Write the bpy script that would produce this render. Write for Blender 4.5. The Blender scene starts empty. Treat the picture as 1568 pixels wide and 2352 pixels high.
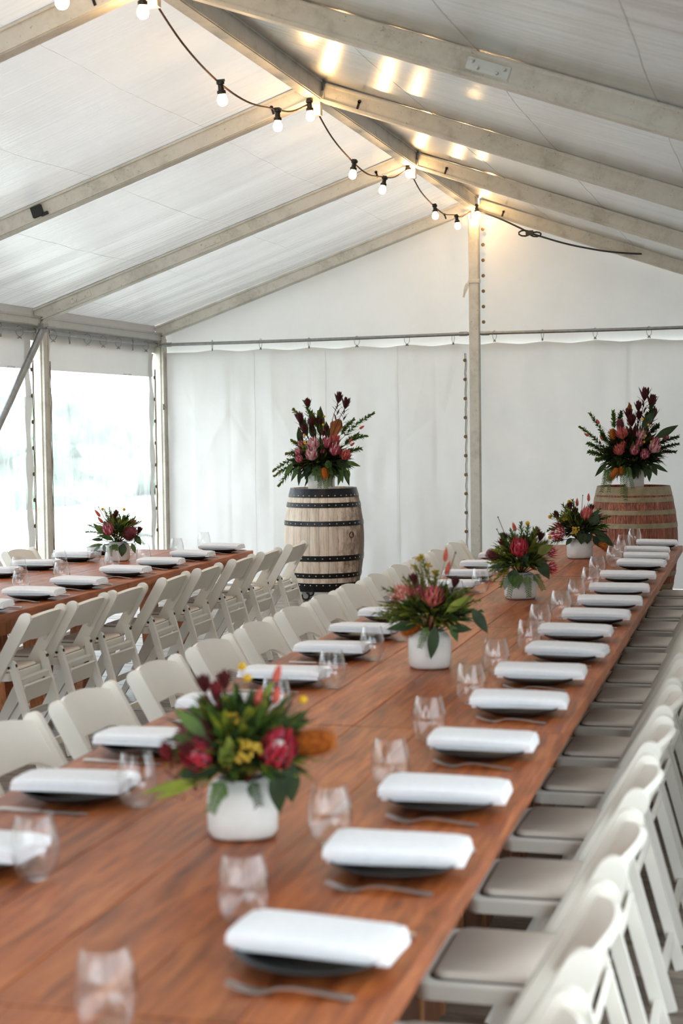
import bpy, bmesh, math, random
from mathutils import Vector, Matrix, noise, Euler
random.seed(7)
S = bpy.context.scene
COL = S.collection
PI = math.pi

# ------------------------------------------------------------------ camera
F_PX = 3700.0
YAW, PITCH, ROLL = 0.26192, 0.05508, -0.01275
fw = Vector((-math.sin(YAW)*math.cos(PITCH), math.cos(YAW)*math.cos(PITCH), -math.sin(PITCH)))
rt = fw.cross(Vector((0, 0, 1))).normalized()
up = rt.cross(fw)
r2 = rt*math.cos(ROLL) + up*math.sin(ROLL)
u2 = -rt*math.sin(ROLL) + up*math.cos(ROLL)
cd = bpy.data.cameras.new('camera')
cam = bpy.data.objects.new('camera', cd); COL.objects.link(cam)
M = Matrix((r2, u2, -fw)).transposed().to_4x4(); M.translation = (0, 0, 1.63)
cam.matrix_world = M
cd.sensor_fit = 'VERTICAL'; cd.sensor_height = 36.0; cd.sensor_width = 24.0
cd.lens = F_PX/2352*36.0
cd.clip_start = 0.05; cd.clip_end = 300
cd.dof.use_dof = True; cd.dof.focus_distance = 11.5; cd.dof.aperture_fstop = 3.6
S.camera = cam

# ------------------------------------------------------------------ world: even overcast sky
w = bpy.data.worlds.new('overcast'); S.world = w; w.use_nodes = True
bg = w.node_tree.nodes['Background']
bg.inputs[0].default_value = (0.87, 0.945, 1.0, 1); bg.inputs[1].default_value = 2.6
S.view_settings.view_transform = 'Standard'; S.view_settings.look = 'None'
S.view_settings.gamma = 1.0; S.view_settings.use_curve_mapping = False
S.view_settings.exposure = 0.92
try:
    S.cycles.max_bounces = 6; S.cycles.diffuse_bounces = 4; S.cycles.glossy_bounces = 2; S.cycles.transmission_bounces = 4; S.cycles.transparent_max_bounces = 12
    S.cycles.use_adaptive_sampling = True; S.cycles.adaptive_threshold = 0.08
    S.cycles.sample_clamp_indirect = 6.0; S.cycles.caustics_reflective = False; S.cycles.caustics_refractive = False
    S.cycles.use_denoising = True
except Exception:
    pass

# ------------------------------------------------------------------ materials
MATS = {}
def new_mat(name):
    m = bpy.data.materials.new(name); m.use_nodes = True; m.node_tree.nodes.clear()
    MATS[name] = m
    return m, m.node_tree.nodes, m.node_tree.links
def c4(c): return (c[0], c[1], c[2], 1)
def srgb(r, g, b):
    f = lambda v: (v/255/12.92) if v/255 <= 0.04045 else ((v/255+0.055)/1.055)**2.4
    return (f(r), f(g), f(b))
def coords(N, L, kind='Object', scale=(1, 1, 1), rot=(0, 0, 0)):
    t = N.new('ShaderNodeTexCoord'); mp = N.new('ShaderNodeMapping')
    mp.inputs['Scale'].default_value = scale; mp.inputs['Rotation'].default_value = rot
    L.new(t.outputs[kind], mp.inputs[0]); return mp.outputs[0]
def nz(N, L, vec, scale, detail=4, rough=.55, dist=0):
    n = N.new('ShaderNodeTexNoise'); n.inputs['Scale'].default_value = scale; n.inputs['Detail'].default_value = detail
    n.inputs['Roughness'].default_value = rough; n.inputs['Distortion'].default_value = dist
    if vec is not None: L.new(vec, n.inputs['Vector'])
    return n.outputs[0]
def ramp(N, L, fac, stops):
    r = N.new('ShaderNodeValToRGB'); e = r.color_ramp.elements
    while len(e) < len(stops): e.new(.5)
    for i, (p, c) in enumerate(stops): e[i].position = p; e[i].color = c4(c)
    L.new(fac, r.inputs[0]); return r.outputs[0]
def mixc(N, L, fac, a, b, mode='MIX'):
    m = N.new('ShaderNodeMix'); m.data_type = 'RGBA'; m.blend_type = mode
    def s(sock, v):
        if isinstance(v, (int, float)): sock.default_value = v
        elif isinstance(v, tuple): sock.default_value = c4(v)
        else: L.new(v, sock)
    s(m.inputs[0], fac); s(m.inputs[6], a); s(m.inputs[7], b); return m.outputs[2]
def bump(N, L, h, strength, dist=.01, nrm=None):
    b = N.new('ShaderNodeBump'); b.inputs['Strength'].default_value = strength; b.inputs['Distance'].default_value = dist
    L.new(h, b.inputs['Height'])
    if nrm is not None: L.new(nrm, b.inputs['Normal'])
    return b.outputs[0]
def out(N, L, sh):
    o = N.new('ShaderNodeOutputMaterial'); L.new(sh, o.inputs[0])
def pbsdf(N, L, col, rough=.5, metal=0, nrm=None, spec=.5, **kw):
    p = N.new('ShaderNodeBsdfPrincipled')
    if isinstance(col, tuple): p.inputs['Base Color'].default_value = c4(col)
    else: L.new(col, p.inputs['Base Color'])
    if isinstance(rough, (int, float)): p.inputs['Roughness'].default_value = rough
    else: L.new(rough, p.inputs['Roughness'])
    p.inputs['Metallic'].default_value = metal; p.inputs['Specular IOR Level'].default_value = spec
    if nrm is not None: L.new(nrm, p.inputs['Normal'])
    for k, v in kw.items(): p.inputs[k].default_value = v
    return p.outputs[0]
def simple(name, col, rough=.5, metal=0, var=.12, vscale=30, bmp=0, spec=.5, kind='Object'):
    m, N, L = new_mat(name)
    v = coords(N, L, kind); n = nz(N, L, v, vscale)
    d = tuple(x*(1-var) for x in col); b = tuple(min(1, x*(1+var)) for x in col)
    c = ramp(N, L, n, [(.3, d), (.7, b)])
    nr = bump(N, L, n, bmp, .004) if bmp else None
    out(N, L, pbsdf(N, L, c, rough, metal, nr, spec)); return m

def fabric(name, col, trans, gloss_rough, gloss, scale, bstr, bscale, dirt=.06, big=0):
    m, N, L = new_mat(name)
    v = coords(N, L, 'Object', scale)
    n = nz(N, L, v, bscale, 5, .6, .4)
    v2 = coords(N, L, 'Object'); n2 = nz(N, L, v2, 1.7, 6, .7)
    c = ramp(N, L, n2, [(.25, tuple(x*(1-dirt) for x in col)), (.6, col)])
    nr = bump(N, L, n, bstr, .02)
    d = N.new('ShaderNodeBsdfDiffuse'); L.new(c, d.inputs[0]); L.new(nr, d.inputs['Normal'])
    t = N.new('ShaderNodeBsdfTranslucent'); L.new(c, t.inputs[0]); L.new(nr, t.inputs['Normal'])
    x = N.new('ShaderNodeMixShader'); x.inputs[0].default_value = trans; L.new(d.outputs[0], x.inputs[1]); L.new(t.outputs[0], x.inputs[2])
    g = N.new('ShaderNodeBsdfGlossy'); g.inputs['Roughness'].default_value = gloss_rough; L.new(nr, g.inputs['Normal'])
    f = N.new('ShaderNodeFresnel'); f.inputs['IOR'].default_value = 1.45; L.new(nr, f.inputs['Normal'])
    mm = N.new('ShaderNodeMath'); mm.operation = 'MULTIPLY'; mm.inputs[1].default_value = gloss; L.new(f.outputs[0], mm.inputs[0])
    y = N.new('ShaderNodeMixShader'); L.new(mm.outputs[0], y.inputs[0]); L.new(x.outputs[0], y.inputs[1]); L.new(g.outputs[0], y.inputs[2])
    out(N, L, y.outputs[0]); return m
fabric('roof_fabric', (.88, .862, .835), .148, .24, 1.4, (.45, 12, .45), .2, 1.5, .05)
fabric('wall_fabric', (.89, .885, .87), .08, .35, .6, (2.5, 2.5, .9), .3, 1.3)
fabric('side_fabric', (.89, .88, .86), .10, .4, .6, (2, 3, .6), .25, 1.6)

def clear_pvc():
    m, N, L = new_mat('clear_pvc')
    v = coords(N, L, 'Object', (1, 3, .9)); n = nz(N, L, v, 2.2, 6, .65, 1.0)
    nr = bump(N, L, n, .35, .03)
    tr = N.new('ShaderNodeBsdfTransparent'); tr.inputs[0].default_value = (.80, .82, .83, 1)
    tl = N.new('ShaderNodeBsdfTranslucent'); tl.inputs[0].default_value = (.84, .87, .88, 1); L.new(nr, tl.inputs['Normal'])
    x = N.new('ShaderNodeMixShader')
    fac = N.new('ShaderNodeMapRange'); fac.inputs[1].default_value = .3; fac.inputs[2].default_value = .7; fac.inputs[3].default_value = .16; fac.inputs[4].default_value = .42
    L.new(n, fac.inputs[0]); L.new(fac.outputs[0], x.inputs[0]); L.new(tr.outputs[0], x.inputs[1]); L.new(tl.outputs[0], x.inputs[2])
    g = N.new('ShaderNodeBsdfGlossy'); g.inputs['Roughness'].default_value = .12; L.new(nr, g.inputs['Normal'])
    f = N.new('ShaderNodeValue'); f.outputs[0].default_value = .04
    y = N.new('ShaderNodeMixShader'); L.new(f.outputs[0], y.inputs[0]); L.new(x.outputs[0], y.inputs[1]); L.new(g.outputs[0], y.inputs[2])
    out(N, L, y.outputs[0])
clear_pvc()
def glass():
    m, N, L = new_mat('clear_glass')
    tr = N.new('ShaderNodeBsdfTransparent'); tr.inputs[0].default_value = (.985, .985, .985, 1)
    g = N.new('ShaderNodeBsdfGlossy'); g.inputs['Roughness'].default_value = .02; g.inputs[0].default_value = (1, 1, 1, 1)
    lw = N.new('ShaderNodeLayerWeight'); lw.inputs[0].default_value = .5
    f = N.new('ShaderNodeMath'); f.operation = 'POWER'; f.inputs[1].default_value = 3.2; L.new(lw.outputs['Facing'], f.inputs[0])
    f2 = N.new('ShaderNodeMath'); f2.operation = 'MULTIPLY_ADD'; f2.inputs[1].default_value = .75; f2.inputs[2].default_value = .045; L.new(f.outputs[0], f2.inputs[0]); f = f2
    y = N.new('ShaderNodeMixShader'); L.new(f.outputs[0], y.inputs[0]); L.new(tr.outputs[0], y.inputs[1]); L.new(g.outputs[0], y.inputs[2])
    out(N, L, y.outputs[0])
glass()

def alu():
    m, N, L = new_mat('weathered_aluminium')
    v = coords(N, L, 'Object'); n = nz(N, L, v, 5, 8, .75); s = nz(N, L, coords(N, L, 'Object', (1, 1, 1)), 42, 3, .7, 1.5)
    c = ramp(N, L, n, [(.28, srgb(186, 180, 168)), (.5, srgb(218, 213, 202)), (.75, srgb(230, 226, 217))])
    sp = ramp(N, L, s, [(.27, srgb(110, 102, 92)), (.35, (1, 1, 1))])
    c = mixc(N, L, .8, c, sp, 'MULTIPLY')
    out(N, L, pbsdf(N, L, c, .5, .1, bump(N, L, s, .1, .003)))
alu()
simple('clean_aluminium', srgb(190, 190, 186), .38, .45, .06, 12)
simple('galvanised', srgb(150, 150, 148), .4, .7, .15, 25)
simple('dark_steel', srgb(42, 38, 38), .42, .6, .25, 40, .05)
simple('hoop_black', srgb(34, 34, 38), .3, .55, .25, 25, .04)
simple('hoop_grey', srgb(142, 126, 98), .5, .35, .22, 18, .06)
simple('rivet', srgb(205, 190, 160), .35, .8)
simple('black_plastic', srgb(30, 24, 24), .4, 0, .1)
simple('black_box', srgb(24, 22, 22), .5)
simple('white_resin', srgb(236, 231, 221), .36, 0, .025, 8)
simple('seat_vinyl', srgb(240, 229, 216), .5, 0, .06, 5, .08)
simple('beige_vinyl', srgb(205, 192, 172), .55, 0, .05, 5, .08)
simple('seam_shadow', srgb(60, 56, 54), .6)
simple('napkin_cloth', srgb(238, 238, 241), .85, 0, .03, 60, .12, .2)
simple('plate_black', srgb(46, 46, 47), .42, 0, .15, 40)
simple('cutlery_steel', srgb(196, 192, 188), .28, .9, .1, 30)
simple('ceramic_white', srgb(226, 224, 219), .38, 0, .05, 22, .35)
simple('grommet', srgb(110, 88, 62), .35, .8)
simple('cord', srgb(120, 100, 78), .7)
simple('rubber', srgb(40, 38, 38), .6)
simple('concrete', srgb(120, 118, 112), .8, 0, .2, 3)
simple('grass', srgb(158, 162, 152), .9, 0, .3, 2, 0, .2)
simple('hedge', srgb(136, 148, 134), .9, 0, .5, 1.1, 0, .2)
simple('strap', srgb(225, 222, 214), .6)
simple('sign_paper', srgb(225, 225, 220), .6)
def emit():
    m, N, L = new_mat('warm_bulb')
    e = N.new('ShaderNodeEmission'); e.inputs[0].default_value = (1, .62, .27, 1); e.inputs[1].default_value = 85
    out(N, L, e.outputs[0])
emit()
def wood(name, dark, mid, light, sc=(1.2, 14, 14), rough=.42, rv=.5, spots=True, band=3.0, bmp=.15, shift=.5):
    m, N, L = new_mat(name)
    oi = N.new('ShaderNodeObjectInfo')
    t = N.new('ShaderNodeTexCoord'); add = N.new('ShaderNodeVectorMath'); add.operation = 'ADD'
    sc1 = N.new('ShaderNodeVectorMath'); sc1.operation = 'SCALE'; sc1.inputs[0].default_value = (37, 91, 53); L.new(oi.outputs['Random'], sc1.inputs['Scale'])
    L.new(t.outputs['Object'], add.inputs[0]); L.new(sc1.outputs[0], add.inputs[1])
    mp = N.new('ShaderNodeMapping'); mp.inputs['Scale'].default_value = sc; L.new(add.outputs[0], mp.inputs[0])
    g = nz(N, L, mp.outputs[0], band, 8, .65, .7)
    c = ramp(N, L, g, [(.28, dark), (.5, mid), (.74, light)])
    mp2 = N.new('ShaderNodeMapping'); mp2.inputs['Scale'].default_value = (sc[0]*.6, sc[1]*.28, sc[2]*.28); L.new(add.outputs[0], mp2.inputs[0])
    b = nz(N, L, mp2.outputs[0], 2.2, 3, .5)
    c = mixc(N, L, .55, c, ramp(N, L, b, [(.3, (.55, .52, .52)), (.65, (1.0, 1.0, 1.0))]), 'MULTIPLY')
    hs = N.new('ShaderNodeHueSaturation'); L.new(c, hs.inputs['Color'])
    mr = N.new('ShaderNodeMapRange'); mr.inputs[3].default_value = 1-rv*.5; mr.inputs[4].default_value = 1+rv*.5
    L.new(oi.outputs['Random'], mr.inputs[0]); L.new(mr.outputs[0], hs.inputs['Value'])
    c = hs.outputs[0]
    if spots:
        k = nz(N, L, mp2.outputs[0], 6.5, 2, .5); c = mixc(N, L, .8, c, ramp(N, L, k, [(.24, (.28, .24, .22)), (.33, (1, 1, 1))]), 'MULTIPLY')
    out(N, L, pbsdf(N, L, c, rough, 0, bump(N, L, g, bmp, .004), .34))
# tables run along local Y
wood('table_wood', srgb(92, 44, 20), srgb(164, 86, 42), srgb(204, 126, 70), (14, 1.2, 14), .42, .35)
wood('table_leg_wood', srgb(112, 62, 36), srgb(168, 102, 62), srgb(196, 132, 88), (14, 14, 1.2), .5, .35)
wood('panel_wood', srgb(62, 36, 26), srgb(118, 74, 50), srgb(150, 100, 70), (14, 14, 1.2), .55, 1.0)
wood('gap_light_wood', srgb(120, 82, 52), srgb(176, 128, 86), srgb(200, 150, 104), (14, 14, 1.2), .55, .3)
wood('floor_wood', srgb(92, 82, 74), srgb(140, 126, 114), srgb(176, 162, 148), (1.0, 12, 12), .38, .4, True, 3.0, .2)
wood('pale_barrel', srgb(204, 176, 154), srgb(238, 218, 198), srgb(248, 236, 222), (16, 16, 1.5), .6, .14, False)
wood('red_barrel', srgb(84, 40, 28), srgb(150, 84, 62), srgb(198, 142, 118), (30, 30, 2.0), .6, .4, False, 3.6, .3)

def pale_barrel_stain():
    m = MATS['pale_barrel']; N, L = m.node_tree.nodes, m.node_tree.links
    p = [n for n in N if n.type == 'BSDF_PRINCIPLED'][0]
    src = p.inputs['Base Color'].links[0].from_socket
    t = N.new('ShaderNodeTexCoord'); sp = N.new('ShaderNodeSeparateXYZ'); L.new(t.outputs['Object'], sp.inputs[0])
    n = nz(N, L, coords(N, L, 'Object', (5, 5, 3)), 3.0, 8, .72)
    # grey mildew on the bung side of the cask
    mr = N.new('ShaderNodeMapRange'); mr.inputs[1].default_value = -.05; mr.inputs[2].default_value = .34; mr.inputs[3].default_value = -.2; mr.inputs[4].default_value = .34
    L.new(sp.outputs[0], mr.inputs[0])
    a = N.new('ShaderNodeMath'); a.operation = 'ADD'; L.new(n, a.inputs[0]); L.new(mr.outputs[0], a.inputs[1])
    f = ramp(N, L, a.outputs[0], [(.54, (1, 1, 1)), (.80, (.36, .31, .28))])
    L.new(mixc(N, L, 1.0, src, f, 'MULTIPLY'), p.inputs['Base Color'])
pale_barrel_stain()

def plant(name, a, b, rough=.5, trans=.25, vs=14):
    m, N, L = new_mat(name)
    v = coords(N, L, 'Object'); n = nz(N, L, v, vs, 3)
    c = ramp(N, L, n, [(.3, a), (.7, b)])
    p = pbsdf(N, L, c, rough, 0, None, .35)
    t = N.new('ShaderNodeBsdfTranslucent'); L.new(c, t.inputs[0])
    x = N.new('ShaderNodeMixShader'); x.inputs[0].default_value = trans; L.new(p, x.inputs[1]); L.new(t.outputs[0], x.inputs[2])
    out(N, L, x.outputs[0]); return m
plant('leaf_dark', srgb(30, 46, 26), srgb(58, 78, 40))
plant('leaf_green', srgb(54, 82, 34), srgb(92, 118, 50))
plant('leaf_olive', srgb(84, 92, 36), srgb(132, 132, 54))
plant('leaf_lime', srgb(110, 128, 38), srgb(160, 164, 60))
plant('leaf_bluegreen', srgb(96, 118, 100), srgb(140, 158, 140))
plant('maroon', srgb(58, 22, 26), srgb(100, 40, 42), .5, .2)
plant('maroon_red', srgb(96, 28, 38), srgb(146, 52, 58), .6, .2, 60)
plant('petal_pink', srgb(170, 52, 78), srgb(218, 108, 128), .55, .25, 30)
plant('petal_pale', srgb(206, 150, 158), srgb(240, 214, 210), .55, .25, 30)
plant('petal_coral', srgb(196, 88, 76), srgb(226, 140, 122), .55, .25, 30)
plant('petal_red', srgb(168, 36, 56), srgb(214, 70, 84), .55, .25, 30)
plant('centre_dark', srgb(60, 26, 34), srgb(104, 52, 58), .8, 0, 120)
plant('centre_white', srgb(196, 186, 182), srgb(232, 224, 220), .8, .1, 120)
plant('banksia_orange', srgb(150, 74, 22), srgb(206, 122, 40), .8, .15, 90)
plant('banksia_maroon', srgb(84, 34, 44), srgb(136, 66, 70), .8, .1, 90)
plant('billy_yellow', srgb(196, 146, 20), srgb(236, 190, 50), .8, .1, 200)
plant('bunny_coral', srgb(196, 76, 62), srgb(226, 126, 106), .9, .25, 120)
plant('yarrow', srgb(176, 140, 36), srgb(206, 172, 70), .9, .1, 120)
plant('paper_leaf', srgb(146, 84, 46), srgb(190, 128, 82), .7, .3, 10)
plant('twig_brown', srgb(70, 48, 40), srgb(110, 78, 62), .8, 0)
plant('stem_tan', srgb(140, 128, 90), srgb(170, 158, 110), .8, .1)

# ------------------------------------------------------------------ mesh helpers
class MB:
    def __init__(s): s.v = []; s.f = []; s.m = []; s.mi = 0
    def add(s, vs, fs, M=None):
        o = len(s.v)
        s.v += [tuple(M @ Vector(p)) if M is not None else tuple(p) for p in vs]
        for f in fs: s.f.append(tuple(i+o for i in f)); s.m.append(s.mi)
        return s
    def box(s, c, d, M=None):
        x, y, z = c; a, b, h = d[0]/2, d[1]/2, d[2]/2
        vs = [(x-a, y-b, z-h), (x+a, y-b, z-h), (x+a, y+b, z-h), (x-a, y+b, z-h), (x-a, y-b, z+h), (x+a, y-b, z+h), (x+a, y+b, z+h), (x-a, y+b, z+h)]
        return s.add(vs, [(0, 3, 2, 1), (4, 5, 6, 7), (0, 1, 5, 4), (1, 2, 6, 5), (2, 3, 7, 6), (3, 0, 4, 7)], M)
    def beam(s, a, b, wd, ht, roll=None, top=None):
        # rectangular bar from a to b; wd across, ht along 'top'
        a, b = Vector(a), Vector(b); d = (b-a).normalized(); t = Vector(top or (0, 0, 1)); sx = d.cross(t).normalized(); tz = sx.cross(d)
        vs = []
        for p in (a, b):
            for i, j in ((-1, -1), (1, -1), (1, 1), (-1, 1)): vs.append(p+sx*wd/2*i+tz*ht/2*j)
        return s.add(vs, [(0, 1, 2, 3), (7, 6, 5, 4), (0, 4, 5, 1), (1, 5, 6, 2), (2, 6, 7, 3), (3, 7, 4, 0)])
    def tube(s, path, r, n=6, cap=True):
        P = [Vector(p) for p in path]; vs = []; fs = []; ref = None
        for i, p in enumerate(P):
            d = (P[min(i+1, len(P)-1)]-P[max(i-1, 0)])
            if d.length < 1e-9: d = Vector((0, 0, 1))
            d.normalize()
            if ref is None:
                ref = d.orthogonal().normalized()
            ref = (ref-d*ref.dot(d))
            if ref.length < 1e-6: ref = d.orthogonal()
            ref.normalize(); b = d.cross(ref)
            rr = r[i] if isinstance(r, (list, tuple)) else r
            for k in range(n):
                a = 2*PI*k/n; vs.append(p+ref*math.cos(a)*rr+b*math.sin(a)*rr)
        for i in range(len(P)-1):
            for k in range(n):
                k2 = (k+1) % n; fs.append((i*n+k, i*n+k2, (i+1)*n+k2, (i+1)*n+k))
        if cap: fs.append(tuple(range(n-1, -1, -1))); fs.append(tuple((len(P)-1)*n+k for k in range(n)))
        return s.add(vs, fs)
    def lathe(s, prof, n=24, M=None, fn=None):
        vs = []; fs = []
        for (r, z) in prof:
            for k in range(n):
                a = 2*PI*k/n; p = Vector((r*math.cos(a), r*math.sin(a), z))
                vs.append(fn(p, a) if fn else p)
        for i in range(len(prof)-1):
            for k in range(n):
                k2 = (k+1) % n; fs.append((i*n+k, i*n+k2, (i+1)*n+k2, (i+1)*n+k))
        if prof[0][0] > 1e-6: fs.append(tuple(range(n-1, -1, -1)))
        if prof[-1][0] > 1e-6: fs.append(tuple((len(prof)-1)*n+k for k in range(n)))
        return s.add(vs, fs, M)
    def shell(s, prof, n=24, M=None):      # lathe without caps
        vs = []; fs = []
        for (r, z) in prof:
            for k in range(n):
                a = 2*PI*k/n; vs.append((r*math.cos(a), r*math.sin(a), z))
        for i in range(len(prof)-1):
            for k in range(n):
                k2 = (k+1) % n; fs.append((i*n+k, i*n+k2, (i+1)*n+k2, (i+1)*n+k))
        return s.add(vs, fs, M)
    def grid(s, fn, nu, nv):
        vs = [fn(i/nu, j/nv) for j in range(nv+1) for i in range(nu+1)]
        fs = [(j*(nu+1)+i, j*(nu+1)+i+1, (j+1)*(nu+1)+i+1, (j+1)*(nu+1)+i) for j in range(nv) for i in range(nu)]
        return s.add(vs, fs)
    def prism(s, poly, axis_a, axis_b, thick, M=None):
        # poly: list of 3D points (one face), extruded by vector thick
        n = len(poly); t = Vector(thick); A = [Vector(p)-t/2 for p in poly]; B = [Vector(p)+t/2 for p in poly]
        fs = [tuple(range(n-1, -1, -1)), tuple(range(n, 2*n))]
        for i in range(n): j = (i+1) % n; fs.append((i, j, n+j, n+i))
        return s.add(A+B, fs, M)
    def ico(s, c, r, sub=1, sc=(1, 1, 1), jit=0):
        bm = bmesh.new(); bmesh.ops.create_icosphere(bm, subdivisions=sub, radius=1)
        vs = []
        for v in bm.verts:
            k = 1+random.uniform(-jit, jit); vs.append((c[0]+v.co.x*r*sc[0]*k, c[1]+v.co.y*r*sc[1]*k, c[2]+v.co.z*r*sc[2]*k))
        fs = [tuple(v.index for v in f.verts) for f in bm.faces]; bm.free()
        return s.add(vs, fs)
    def leaf(s, base, d, nrm, length, width, curl=.15, seg=4, peak=.4, fold=.15, tip=0.0):
        base, d, nrm = Vector(base), Vector(d).normalized(), Vector(nrm)
        nrm = (nrm-d*nrm.dot(d))
        if nrm.length < 1e-4: nrm = d.orthogonal()
        nrm.normalize(); sx = d.cross(nrm)
        vs = []; fs = []
        for i in range(seg+1):
            t = i/seg
            wv = math.sin(PI*(t**(math.log(.5)/math.log(peak)))) if 0 < t < 1 else (0.12 if t == 0 else tip)
            wv = max(wv, .06 if t < 1 else tip)
            p = base+d*length*t - nrm*curl*length*t*t
            vs += [p-sx*width/2*wv+nrm*fold*width*wv, p, p+sx*width/2*wv+nrm*fold*width*wv]
        for i in range(seg):
            a = i*3; fs += [(a, a+1, a+4, a+3), (a+1, a+2, a+5, a+4)]
        return s.add(vs, fs)

def obj(name, mb, mats, parent=None, smooth=False, loc=None, rot=None, angle=None):
    me = bpy.data.meshes.new(name); me.from_pydata([tuple(v) for v in mb.v], [], mb.f)
    if isinstance(mats, str): mats = [mats]
    for k in mats: me.materials.append(MATS[k])
    if len(mats) > 1: me.polygons.foreach_set('material_index', mb.m)
    if smooth: me.polygons.foreach_set('use_smooth', [True]*len(me.polygons))
    me.update()
    if smooth and angle:
        me.set_sharp_from_angle(angle=math.radians(angle))
    o = bpy.data.objects.new(name, me); COL.objects.link(o)
    if parent is not None: o.parent = parent
    if loc is not None: o.location = loc
    if rot is not None: o.rotation_euler = rot
    return o
def inst(name, src, parent=None, loc=None, rot=None, scale=None, mat=None):
    o = bpy.data.objects.new(name, src.data); COL.objects.link(o)
    if parent is not None: o.parent = parent
    if loc is not None: o.location = loc
    if rot is not None: o.rotation_euler = rot
    if scale is not None: o.scale = scale
    return o
def thing(name, label, cat, loc=(0, 0, 0), rz=0, group=None):
    o = bpy.data.objects.new(name, None); COL.objects.link(o); o.empty_display_size = .1
    o.location = loc; o.rotation_euler = (0, 0, rz)
    o['label'] = label; o['category'] = cat
    if group: o['group'] = group
    return o
def tag(o, label, cat, group=None):
    o['label'] = label; o['category'] = cat
    if group: o['group'] = group
    return o
def struct(name, label, loc=(0, 0, 0)):
    o = bpy.data.objects.new(name, None); COL.objects.link(o); o.location = loc; o['kind'] = 'structure'; o['label'] = label
    return o
def copy_tree(o, parent=None):
    c = o.copy(); COL.objects.link(c); c.parent = parent
    for ch in o.children: copy_tree(ch, c)
    return c
ORD = ['nearest', 'second', 'third', 'fourth', 'fifth', 'sixth', 'seventh', 'eighth', 'ninth', 'tenth', 'eleventh', 'twelfth', 'thirteenth', 'fourteenth', 'fifteenth', 'sixteenth', 'seventeenth']
def nth(i): return 'nearest' if i == 0 else ORD[i]+' nearest'

# ------------------------------------------------------------------ tent dimensions
XR, HW = -2.81, 3.30
XL, XRT = XR-HW, XR+HW
YG, BAY = 15.63, 2.8116
HE, HR = 2.533, 3.685
YF = [YG-k*BAY for k in range(8)]        # frame positions, gable first
SL = (HR-HE)/HW
RD = .12                                 # rafter depth
def roof_z(x): return HR-SL*abs(x-XR)    # underside of the rafters

# ------------------------------------------------------------------ floor, ground
g = MB(); g.box((-2, 2, -.13), (120, 120, .1)); go = obj('lawn', g, 'grass'); go['kind'] = 'structure'; go['label'] = 'pale grass outside the tent'
fb = MB(); fb.box((XR, 5.95, -.05), (HW*2-.02, 20.0, .04)); fl = obj('floor', fb, 'concrete'); fl['kind'] = 'structure'; fl['label'] = 'timber board floor of the tent'
pw = .142
pm = MB()
pm.box((0, 0, 0), (HW*2-.04, pw-.005, .028))
p0 = obj('plank', pm, 'floor_wood', fl, loc=(XR, -3.6, -.015))
k = 1
while -3.6+k*pw < YG+.2:
    inst('plank', p0, fl, (XR+random.uniform(-.01, .01), -3.6+k*pw, -.015+random.uniform(-.0012, .0012))); k += 1
# vegetation outside the clear left-hand windows
hb = MB()
def hfn(u, v):
    y = -10+u*60; z = -.1+v*3.0*(.85+.3*noise.noise((y*.2, 0, 3)))
    return (-15.0-2.5*v+1.2*noise.noise((y*.5, v*3, 1))+.5*noise.noise((y*1.7, v*9, 5)), y, z)
hb.grid(hfn, 90, 10)
tag(obj('hedge', hb, 'hedge', smooth=True), 'blurred green hedge outside the clear tent window', 'hedge')

# ------------------------------------------------------------------ ceiling membrane
ce = struct('ceiling', 'white tent roof fabric stretched between the rafters')
for k in range(7):
    y1, y0 = YF[k], YF[k+1]
    for sgn in (-1, 1):
        mb = MB()
        def rf(u, v):
            x = XR+sgn*(.0+u*(HW+.12)); y = y0-.03+v*(y1-y0+(.17 if k == 0 else .06))
            e = math.sin(PI*v)*math.sin(PI*min(1, u*1.02))
            wr = .009*noise.noise((u*1.5+k, v*9, 3.1*k+sgn))*max(0, math.sin(PI*v))**.5 + .003*noise.noise((u*2.0, v*26, 7*k+sgn))*max(0, math.sin(PI*v))**.5
            return (x, y, roof_z(x)+RD+.012-.03*e+wr*min(1, u*6)*min(1, max(0, (1.03-u))*8))
        mb.grid(rf, 26, 48)
        rp = obj('roof_panel', mb, 'roof_fabric', ce, smooth=True)
        if k < 5:
            for us in (.22, .45, .68, .9):
                sm = MB(); sm.tube([(lambda p: (p[0], p[1], p[2]-.001))(rf(us+.0015*math.sin(j*.5+k), j/20)) for j in range(21)], .0009, 4); obj('weld_seam', sm, 'roof_fabric', rp)

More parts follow.
